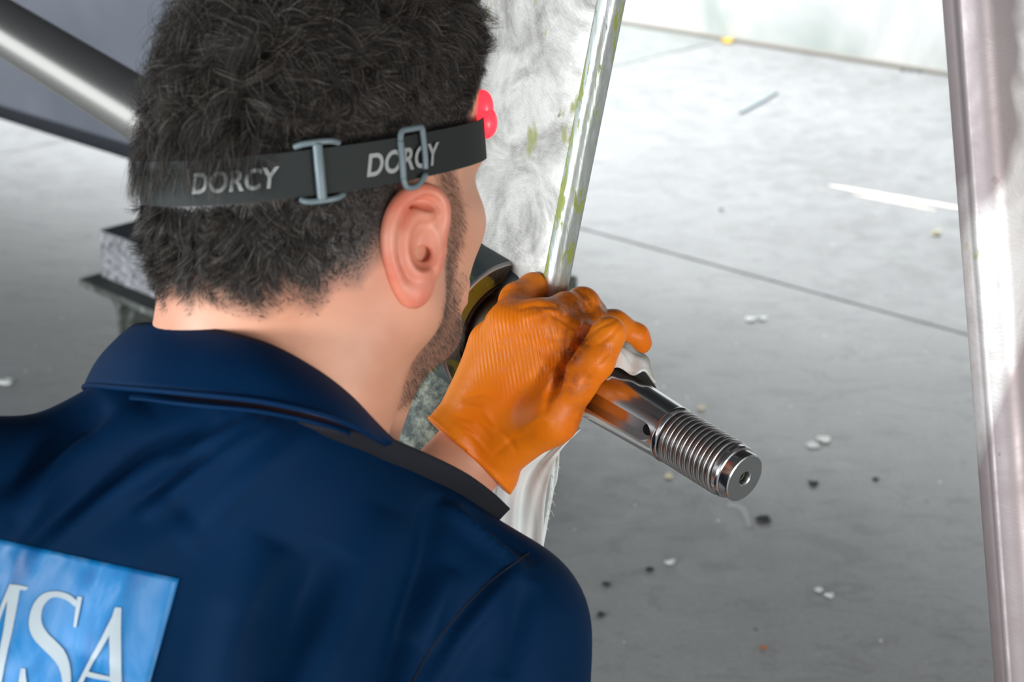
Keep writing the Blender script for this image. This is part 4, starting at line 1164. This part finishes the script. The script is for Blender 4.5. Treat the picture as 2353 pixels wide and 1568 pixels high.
# trousers and shoes
tf = Field((-0.56, 0.30, 0.0), (0.26, 1.28, 0.60), 0.006)
tf.cap(PEL, PEL - Vector((0, 0, .02)), 0.135, 0.135, 0.04); tf.cap(HIR, HIL, 0.118, 0.118, 0.04)
tf.cap(HIR, KNR, 0.098, 0.072, 0.03); tf.cap(KNR, ANR + Vector((0, 0, .03)), 0.068, 0.055, 0.02)
tf.cap(HIL, KNL, 0.098, 0.068, 0.03); tf.cap(KNL, ANL, 0.066, 0.052, 0.02)
tf.half(Vector((0, 0, .475)), Vector((0, 0, 1)))
tv, tt_, tq = tf.mesh(); tn = normals(tv, tt_, tq)
tv = tv + tn * (np.sin(tv[:, 2] * 90 + 4 * np.sin(tv[:, 0] * 20) + 20 * tv[:, 1]) * .003)[:, None]
tv[:, 2] = np.maximum(tv[:, 2], 0.002)
np_mesh('work_trousers', tv, tt_, tq, MAT['trousers'], person)
def shoe(heel, toe, up):
    heel, toe, up = Vector(heel), Vector(toe), Vector(up); d_ = (toe - heel).normalized()
    lo = np.minimum(heel, toe) - .1; hi = np.maximum(heel, toe) + .1
    fd = Field(lo, hi, 0.004)
    fd.cap(heel, heel.lerp(toe, .45), .038, .043, .02); fd.cap(heel.lerp(toe, .45), toe - d_ * .03, .043, .034, .02); fd.cap(heel, heel + up * .055, .040, .040, .02)
    v, t, q = fd.mesh(); v[:, 2] = np.maximum(v[:, 2], 0.012)
    o = np_mesh('shoe', v, t, q, MAT['shoe'], person)
    return o
shoe((.03, 1.09, .045), (.05, 1.32, .038), (0, 0, 1))
shoe((-.37, .53, .08), (-.37, .50, .045), (0, 1, .2))

# ================================================================== orange glove (left hand)
m = M('orange_nitrile', 0.42); c = m.coord('Object')
cc = m.ramp(m.noise(c, 16, 4), [(0.3, lin((250, 120, 6))), (0.7, lin((255, 142, 20)))])
dirt_shade = m.n('ShaderNodeAttribute', attribute_name='dirt_shade')
m.b.inputs['Specular IOR Level'].default_value = 0.35
cc = m.mix(m.math('MULTIPLY', dirt_shade.outputs['Fac'], m.ramp(m.noise(c, 95, 5, 0.7), [(0.38, g(0.1)), (0.60, g(0.95))])), cc, lin((120, 62, 30)))
m.col(cc)
rib = m.n('ShaderNodeAttribute', attribute_name='rib'); rw = m.n('ShaderNodeMath', operation='SINE'); m.l(rib.outputs['Fac'], rw.inputs[0])
b0_ = m.bump(m.noise(c, 130, 4, 0.6, 0.6), 0.25, 0.0012); 
ra_ = m.n('ShaderNodeAttribute', attribute_name='ribamt'); m.bump(m.math('MULTIPLY', rw.outputs[0], ra_.outputs['Fac']), 0.45, 0.0006, b0_)

MAT['glove'] = m.m
gf = Field(np.array(P(1250, 850, 1.13)) - .145, np.array(P(1250, 850, 1.13)) + .145, 0.0013)
G_ = lambda x, y, d: P(x, y, d)
# cuff and back of the hand
A1, A2 = G_(1046, 1000, 1.130), G_(1118, 1068, 1.138)
K5, K4, K3, K2 = G_(1134, 800, 1.130), G_(1172, 752, 1.118), G_(1240, 745, 1.114), G_(1312, 790, 1.118)
gf.cap(A1, K5, .0195, .0165, .012); gf.cap(A1.lerp(A2, .3), K4, .020, .018, .012); gf.cap(A1.lerp(A2, .6), K3, .020, .018, .012); gf.cap(A2, K2, .0195, .0185, .012)
gf.cap(G_(1106, 862, 1.135), G_(1120, 785, 1.133), .0135, .0128, .008)
gf.cap(G_(1150, 970, 1.132), G_(1215, 850, 1.127), .024, .024, .012)
# little and ring finger: folded over the shaft, knuckles high
def finger(pts, rs, k=.004, kb=.008):
    for i in range(len(pts) - 1): gf.cap(pts[i], pts[i + 1], rs[i], rs[i + 1], kb if i == 0 else k)
finger([K5, G_(1152, 742, 1.155), G_(1190, 712, 1.178), G_(1228, 708, 1.198)], [.0145, .0118, .0105, .0095])
finger([K4, G_(1188, 690, 1.145), G_(1225, 662, 1.160), G_(1262, 657, 1.172)], [.0160, .0130, .0112, .0090])
finger([G_(1262, 657, 1.172), G_(1268, 672, 1.182), G_(1264, 690, 1.195)], [.0090, .0085, .0080])
finger([K3, G_(1300, 712, 1.140), G_(1338, 702, 1.158), G_(1368, 722, 1.178)], [.0168, .0130, .0118, .0100])
finger([G_(1338, 700, 1.156), G_(1344, 706, 1.18), G_(1330, 730, 1.20)], [.0118, .0105, .0090])
finger([K2, G_(1362, 748, 1.150), G_(1410, 748, 1.165)], [.0165, .0118, .0108])
finger([G_(1410, 748, 1.165), G_(1462, 772, 1.172), G_(1472, 788, 1.176)], [.0108, .0094, .0088])
# thumb
gf.cap(G_(1160, 1030, 1.126), G_(1262, 955, 1.108), .0190, .0205, .012)
gf.cap(G_(1262, 955, 1.108), G_(1316, 880, 1.098), .0205, .0165, .010)
gf.cap(G_(1316, 880, 1.098), G_(1366, 830, 1.090), .0165, .0142, .006)
gf.cap(G_(1366, 830, 1.090), G_(1398, 768, 1.092), .0142, .0132, .004)
# crease between thumb and palm
pc = catmull([G_(1262, 905, 1.084), G_(1282, 872, 1.088), G_(1306, 828, 1.094), G_(1338, 786, 1.098), G_(1358, 758, 1.11)], 10)
for i in range(9): gf.cap(pc[i], pc[i + 1], .0042, .0042, .004, 'sub')
# folds of loose rubber
for a_, b_, w_ in (((1180, 705), (1250, 690), .0018), ((1215, 700), (1290, 720), .0016), ((1240, 735), (1262, 760), .0016), ((1290, 735), (1325, 790), .0016), ((1330, 700), (1350, 750), .0014), ((1275, 755), (1300, 830), .0014)):
    pass
# cuff flare, open end
cx = (A1 + A2) / 2; cdir = (ELL.lerp(WRL, .5) - WRL).normalized(); cside = (A1 - A2).normalized(); cnm = cdir.cross(cside).normalized()
F1, F2 = G_(1040, 1010, 1.130), G_(1122, 1088, 1.142)
gf.cap(A1, F1, .0185, .0190, .01); gf.cap(A2, F2, .0185, .0190, .01); gf.cap(F1, F2, .0190, .0190, .012)
gf.cap(G_(1050, 975, 1.128), G_(1016, 984, 1.128), .010, .0060, .006)
gf.cap(G_(1145, 1065, 1.14), G_(1150, 1105, 1.142), .012, .0070, .008)
cutn = (V(-(1113 - 975), -(1155 - 1005), 0).normalized() + V(0, 0, .12)).normalized()
gf.half(G_(1078, 1046, 1.13), cutn)
gf.cap(G_(1050, 1014, 1.136) + cutn * .012, G_(1110, 1070, 1.143) + cutn * .012, .0155, .0155, .003, 'sub')
gv, gt, gq = gf.mesh(); gv = smooth_np(gv, gt, gq, 1)
gn = normals(gv, gt, gq)
gx, gy, gd_ = proj(gv)
def gfold(pts, w, amp):
    global gv
    best = np.full(len(gv), 1e9); tt = np.zeros(len(gv)); tot = len(pts) - 1
    for i in range(tot):
        a = np.array(pts[i], float); b = np.array(pts[i + 1], float); ab = b - a
        h_ = np.clip(((gx - a[0]) * ab[0] + (gy - a[1]) * ab[1]) / (ab @ ab), 0, 1)
        dd = np.hypot(gx - a[0] - h_ * ab[0], gy - a[1] - h_ * ab[1]); m_ = dd < best
        best[m_] = dd[m_]; tt[m_] = ((i + h_) / tot)[m_]
    face = (gn @ np.array(V(0, 0, 1))) > -.1
    gv = gv + gn * (amp * np.exp(-(best / w) ** 2) * np.sin(np.clip(tt, 0, 1) * math.pi) ** .5 * face)[:, None]
for pts, w, a_ in (
    ([(1185, 712), (1230, 700), (1285, 706)], 6, -.0016), ([(1200, 735), (1255, 715), (1300, 720)], 8, .0012),
    ([(1238, 700), (1256, 740), (1262, 775)], 6, -.0012), ([(1252, 715), (1300, 740), (1335, 765)], 5, -.0013),
    ([(1330, 690), (1352, 720), (1375, 745)], 6, -.0013), ([(1345, 735), (1330, 770), (1318, 800)], 5, -.0016),
    ([(1305, 735), (1300, 775), (1302, 815)], 5, -.0012), ([(1275, 745), (1280, 790), (1292, 840)], 5, .0008),
    ([(1285, 870), (1262, 905), (1252, 950)], 9, -.0016), ([(1300, 850), (1282, 880), (1277, 905)], 6, -.0016),
    ([(1215, 790), (1262, 850), (1290, 900)], 10, .0010), ([(1055, 930), (1110, 940), (1140, 990)], 8, .0012),
    ([(1045, 955), (1090, 965), (1130, 1010)], 7, -.0012), ([(1060, 915), (1110, 905), (1150, 915)], 7, -.0009),
    ([(1040, 975), (1085, 1000), (1120, 1040)], 6, .0013), ([(1100, 960), (1160, 1000), (1190, 1040)], 7, -.0010),
    ([(1130, 1050), (1180, 1010), (1230, 1000)], 8, -.0009), ([(1370, 795), (1405, 770), (1425, 745)], 5, -.0008),
    ([(1350, 770), (1385, 748), (1418, 735)], 5, -.0010), ([(1375, 838), (1395, 815), (1400, 790)], 5, -.0010),
    ([(1330, 900), (1345, 870), (1370, 850)], 6, -.0007), ([(1195, 985), (1240, 960), (1270, 975)], 8, .0008),
    ([(1150, 745), (1165, 780), (1150, 830)], 12, -.0008), ([(1210, 770), (1200, 830), (1180, 900)], 16, -.0010), ([(1255, 790), (1245, 850), (1220, 920)], 12, -.0008)):
    gfold(pts, w, a_)
rimd = (gv - np.array(G_(1078, 1046, 1.13))) @ np.array(cutn)
gv = gv + gn * (0.0011 * np.exp(-(rimd / 0.0016) ** 2))[:, None]
glove = np_mesh('glove', gv, gt, gq, MAT['glove'], person); glove['label'] = 'orange ribbed rubber glove'
me = glove.data
if len(me.vertices) == len(gv):
    a_ = me.attributes.new('rib', 'FLOAT', 'POINT')
    q_ = (gv - np.array(K3)); ax_ = np.array((K2 - K5).normalized()) ; 
    ribv = (q_ @ ax_) + 0.10 * (q_ @ np.array((K3 - A2).normalized()))
    a_.data.foreach_set('value', (ribv * 2 * math.pi / 0.0031).astype(np.float32))
    a_ = me.attributes.new('ribamt', 'FLOAT', 'POINT')
    am = np.exp(-(((gx - 1190) / 95) ** 2 + ((gy - 800) / 85) ** 2) ** 1.5)
    a_.data.foreach_set('value', am.astype(np.float32))
    a_ = me.attributes.new('dirt_shade', 'FLOAT', 'POINT')
    dm = np.zeros(len(gv))
    for x_, y_, r_, s_ in ((1280, 700, 45, .8), (1345, 700, 40, 1), (1390, 700, 40, .9), (1250, 690, 40, .5), (1300, 770, 60, .5), (1325, 880, 30, .9), (1395, 800, 30, .5), (1310, 815, 26, 1.3), (1338, 782, 22, 1.3), (1285, 865, 22, 1.2), (1345, 960, 40, .5), (1180, 670, 40, .5)):  # grime spots; those along the thumb crease paint its shade
        dm = np.maximum(dm, s_ * np.exp(-((gx - x_) ** 2 + (gy - y_) ** 2) / r_ ** 2))
    a_.data.foreach_set('value', dm.astype(np.float32))

# ================================================================== rag
m = M('white_cotton_rag', 0.85); c = m.coord('Object')
cc = m.ramp(m.noise(c, 12, 4), [(0.35, lin((226, 232, 232))), (0.65, lin((244, 246, 242)))])
cc = m.mix(m.ramp(m.noise(c, 21, 3, 0.5, 0.6), [(0.50, g(0)), (0.64, g(0.75))]), cc, lin((150, 132, 102)))
m.col(cc); m.bump(m.noise(c, 500, 3), 0.3, 0.0006); MAT['rag'] = m.m
rag = empty('cleaning_rag', axp(axis_at_px(1330)))
tag(rag, 'crumpled white cloth rag wrapped round the shaft under the orange glove', 'rag')
# wrap: band around the shaft, bunched up on top
upv = V(0.40, 0.85, -0.25); ang_up = math.atan2(upv.dot(SR), upv.dot(SU))
s0 = axis_at_px(1452); s1 = axis_at_px(1190); vs = []; nA, nS = 240, 100
for j in range(nS):
    w = j / (nS - 1); s = s0 + (s1 - s0) * w
    for i in range(nA):
        a = 2 * math.pi * i / nA
        edge = 0.003 * math.sin(a * 5 + 1) + 0.002 * math.sin(a * 11)
        # more cloth on the far/upper side
        up_ = max(0.0, math.cos(a - ang_up)) ** 1.5
        r = r_body(s) + 0.0022 + 0.0018 * (1 + math.sin(a * 9 + 12 * w + 2 * math.sin(a * 3))) * (0.4 + up_) + up_ * (0.013 + 0.004 * math.sin(7 * w + 4 * a)) * math.sin(min(1, w * 4) * math.pi / 2) * max(0.0, 1 - w * 1.7)
        fold_ = math.sin(a * 8 + 16 * w + 1.3 * math.sin(a * 3 + 9 * w)) * 0.0014 + math.sin(a * 17 - 30 * w + 2 * math.sin(a * 4)) * 0.0006 + 0.002
        r += fold_ * (0.3 + up_) * min(1, w * 8 + .1)
        near = 1 - max(0.0, math.cos((a - ang_up) * 0.8)) if abs(math.remainder(a - ang_up, 2 * math.pi)) < 1.9 else 1
        near = 1 - max(0.0, math.cos(0.8 * math.remainder(a - ang_up, 2 * math.pi)))
        s_ = s + edge * (1 - w) + near * 0.050 * (1 - w)
        vs.append(axp(s_, r, a))
fs = [(j * nA + i, j * nA + (i + 1) % nA, (j + 1) * nA + (i + 1) % nA, (j + 1) * nA + i) for j in range(nS - 1) for i in range(nA)]
wrp = mesh_obj('cloth_wrap', vs, fs, MAT['rag'], rag)
sd = wrp.modifiers.new('thick', 'SOLIDIFY'); sd.thickness = 0.0015
# hanging tail, from under the palm down to the floor side
def tail(name, left, right, depth_amp, nf, seed):
    nU, nW = 60, 40; Lp = catmull(left, nU); Rp = catmull(right, nU); vs = []
    for i in range(nU):
        t = i / (nU - 1)
        for k in range(nW):
            w = k / (nW - 1)
            p_ = Lp[i].lerp(Rp[i], w)
            z_ = depth_amp * (0.4 + t) * (math.sin(w * nf * 6.28 + seed + 1.4 * math.sin(t * 3 + seed)) + .45 * math.sin(w * nf * 14 + seed * 2 + 3 * t))
            vs.append(p_ + V(0.2 * z_, 0.0, z_) + V(0, 0.0015 * math.sin(w * 40 + seed) * (t > .97), 0))
    fs = [(i * nW + k, (i + 1) * nW + k, (i + 1) * nW + k + 1, i * nW + k + 1) for i in range(nU - 1) for k in range(nW - 1)]
    o = mesh_obj(name, vs, fs, MAT['rag'], rag); sd = o.modifiers.new('thick', 'SOLIDIFY'); sd.thickness = 0.0014
    return o
tail('cloth_tail', [P(1310, 975, 1.165), P(1200, 1050, 1.16), P(1110, 1100, 1.165), P(1090, 1170, 1.17), P(1085, 1300, 1.18), P(1090, 1420, 1.185)],
     [P(1335, 985, 1.16), P(1285, 1040, 1.16), P(1262, 1090, 1.165), P(1246, 1160, 1.17), P(1238, 1280, 1.18), P(1225, 1400, 1.185)], 0.0045, 2.0, 1.0)
tail('cloth_tail', [P(1255, 1045, 1.175), P(1235, 1100, 1.18), P(1225, 1180, 1.185), P(1205, 1290, 1.19)],
     [P(1282, 1040, 1.175), P(1279, 1100, 1.18), P(1268, 1160, 1.185), P(1250, 1262, 1.19)], 0.0035, 1.5, 2.2)
# frayed threads
thr = []
vs = []; fs = []
for k in range(26):
    y0 = rng.uniform(1040, 1200); x0 = 1280 - (y0 - 1040) * .17 + rng.uniform(-6, 2)
    p0 = P(x0, y0, 1.175); p3 = P(x0 + rng.uniform(-4, 14), y0 + rng.uniform(8, 30), 1.175)
    v_, f_ = tube([p0, p0.lerp(p3, .5) + V(rng.uniform(-.002, .002), 0, 0), p3], .00018, 4); q_ = len(vs); vs += v_; fs += [tuple(x + q_ for x in z) for z in f_]
fr = mesh_obj('frayed_threads', vs, fs, MAT['rag'], rag); fr['kind'] = 'stuff'

# ================================================================== head torch
m = M('black_elastic_strap', 0.75, 0, (0.010, 0.014, 0.013)); c = m.coord('Object'); m.bump(m.noise(c, 700, 2), 0.3, 0.0004); MAT['strap'] = m.m
m = M('grey_buckle_plastic', 0.4, 0, lin((104, 118, 122))); MAT['buckle'] = m.m
m = M('grey_strap_print', 0.6, 0, lin((150, 152, 150))); MAT['strap_print'] = m.m
m = M('black_lamp_plastic', 0.35, 0, (0.02, 0.02, 0.02)); MAT['lampblack'] = m.m
m = M('red_lamp_glow', 0.3, 0, (0.8, 0.03, 0.04)); m.b.inputs['Emission Color'].default_value = (1.0, 0.03, 0.05, 1); m.b.inputs['Emission Strength'].default_value = 1.6; MAT['red'] = m.m
torch = empty('head_torch', H(0.09, 0.0, -0.004)); tag(torch, 'black elastic head torch worn round the dark hair, red light on at the temple', 'head torch')
def ring_r(phi):
    """outer radius of the strap ring at azimuth phi (0 = face, 90 deg = right ear)"""
    a, b = 0.1095, 0.0850
    return 1 / math.sqrt((math.cos(phi) / a) ** 2 + (math.sin(phi) / b) ** 2)
def SPt(phi, hgt, off=0.0):
    r = ring_r(phi) + off
    uu = 0.0095 + 0.004 * math.cos(phi) + hgt
    return H(0.002 + r * math.cos(phi), r * math.sin(phi), uu)
def band(name, ph0, ph1, h0, h1, off, th, mat, n=160, closed=False):
    rings = []
    for i in range(n + (0 if closed else 1)):
        ph = ph0 + (ph1 - ph0) * i / n
        rings.append([SPt(ph, h1, off + th), SPt(ph, h1, off), SPt(ph, h0, off), SPt(ph, h0, off + th)])
    if closed: rings.append(rings[0])
    v_, f_ = ring_sweep(rings, cap=not closed)
    return mesh_obj(name, v_, f_, mat, torch, smooth=False)
HS = 0.0120
st_o = band('strap', 0, 2 * math.pi, -HS, HS, 0.0, 0.0013, MAT['strap'], 200, True)
def phi_at(px_):
    lo, hi = math.radians(60), math.radians(222)
    for _ in range(50):
        mid = (lo + hi) / 2; x_, _, _ = proj(np.array(SPt(mid, 0, .001)))
        if x_ > px_: lo = mid
        else: hi = mid
    return (lo + hi) / 2
pa, pb = phi_at(735), phi_at(945)
band('strap_overlap', pb, pa, -HS, HS, 0.0016, 0.0012, MAT['strap'], 40)
def bar(parent, name, a, b, r):
    ph = np.linspace(a[0], b[0], 8); hh = np.linspace(a[1], b[1], 8)
    v_, f_ = tube([SPt(p_, h_, .0040) for p_, h_ in zip(ph, hh)], r, 8); return mesh_obj(name, v_, f_, MAT['buckle'], parent)
def joined(name, segs, parent):
    vs = []; fs = []
    for pts, r in segs:
        v_, f_ = tube(catmull([SPt(p_, h_, o_) for p_, h_, o_ in pts], 14), r, 10); k_ = len(vs); vs += v_; fs += [tuple(x + k_ for x in q_) for q_ in f_]
    return mesh_obj(name, vs, fs, MAT['buckle'], parent)
W_ = 0.0118 / 0.09
joined('slider_buckle', [([(pa + W_ * .95, HS + .0022, .001), (pa + W_ * .5, HS + .0034, .0035), (pa - W_ * .5, HS + .0034, .0035), (pa - W_ * .95, HS + .0016, .001)], .0017),
                         ([(pa + W_ * .9, -HS - .0016, .001), (pa + W_ * .5, -HS - .003, .0035), (pa - W_ * .5, -HS - .003, .0035), (pa - W_ * .95, -HS - .0016, .001)], .0017),
                         ([(pa, HS + .003, .0035), (pa, 0, .0045), (pa, -HS - .003, .0035)], .0027)], torch)
x0, x1 = pb + W_ * .78, pb - W_ * .62
joined('frame_buckle', [([(x0, HS * .8, .004), (x0 - .02, HS + .003, .004), (pb, HS + .0036, .004), (x1, HS + .0036, .004)], .0017),
                        ([(x1, HS + .0036, .004), (x1, 0, .0045), (x1, -HS * .6, .004)], .0017),
                        ([(x0, HS * .85, .004), (x0, 0, .0045), (x0, -HS * .85, .004)], .0019),
                        ([(x0, -HS * .8, .004), (x0 - .02, -HS - .003, .004), (pb, -HS - .0036, .004), (x1, -HS * .6 - .003, .004)], .0017)], torch)
# printed words on the strap
def strap_text(txt, px_l, px_r, size, hoff, off):
    cu = bpy.data.curves.new('t', 'FONT'); cu.body = txt; cu.size = 1.0; cu.shear = 0.25; cu.offset = 0.025; cu.space_character = 1.05
    to = bpy.data.objects.new('t', cu); COL.objects.link(to)
    dg = bpy.context.evaluated_depsgraph_get(); me = bpy.data.meshes.new_from_object(to.evaluated_get(dg))
    bpy.data.objects.remove(to); xs = [v.co.x for v in me.vertices]; x0_, x1_ = min(xs), max(xs)
    bm = bmesh.new(); bm.from_mesh(me)
    bmesh.ops.triangulate(bm, faces=bm.faces)
    for _ in range(2):
        es = [e for e in bm.edges if e.calc_length() > 0.12]
        bmesh.ops.subdivide_edges(bm, edges=es, cuts=1)
    pl, pr = phi_at(px_l), phi_at(px_r)
    for v in bm.verts:
        t = (v.co.x - x0_) / (x1_ - x0_); v.co = SPt(pl + (pr - pl) * t, (v.co.y - 0.36) * size + hoff, off)
    me2 = bpy.data.meshes.new('strap_print'); bm.to_mesh(me2); bm.free(); me2.materials.append(MAT['strap_print'])
    bpy.data.meshes.remove(me)
    return link(bpy.data.objects.new('strap_print', me2), torch)
strap_text('DORCY', 440, 645, 0.0150, 0.0, 0.0016)
strap_text('DORCY', 838, 1004, 0.0165, 0.0, 0.0031)
strap_text('DORCY', 1092, 1110, 0.0150, 0.0, 0.0016)
# lamp housing on the forehead with its red side lens
lp = math.radians(30)
def lampframe(ph):
    c_ = SPt(ph, 0.0, 0.002); o_ = (HF * math.cos(ph) / 0.1035 + HR * math.sin(ph) / 0.0835).normalized(); s_ = HU.cross(o_).normalized()
    return c_, o_, s_
c_, o_, s_ = lampframe(math.radians(-12))
bm = bmesh.new(); box_bm(bm, frame(c_ + o_ * .008 + HU * .004, s_, HU, o_), .030, .018, .009, .005, 3)
bm_obj('lamp_housing', bm, MAT['lampblack'], torch, True)
v_, f_ = ring_sweep([disc(c_ + o_ * z_ + HU * .004, s_, HU, r_, 40) for z_, r_ in ((.012, .014), (.022, .0155), (.026, .0150), (.0265, .0125))])
mesh_obj('lamp_bezel', v_, f_, MAT['buckle'], torch)
c_, o_, s_ = lampframe(math.radians(27))
for k_, (h_, sz) in enumerate(((0.009, .0066), (0.0185, .0052))):
    bm = bmesh.new(); bmesh.ops.create_uvsphere(bm, u_segments=24, v_segments=16, radius=1)
    mm_ = frame(c_ + o_ * .000 + HU * h_, s_ * sz * 1.3, HU * sz * (1.6 if k_ == 0 else 1.9), o_ * sz * 1.2)
    bmesh.ops.transform(bm, matrix=mm_, verts=bm.verts)
    r_ = bm_obj('red_light', bm, MAT['red'], torch, True); r_['label'] = 'glowing red light'
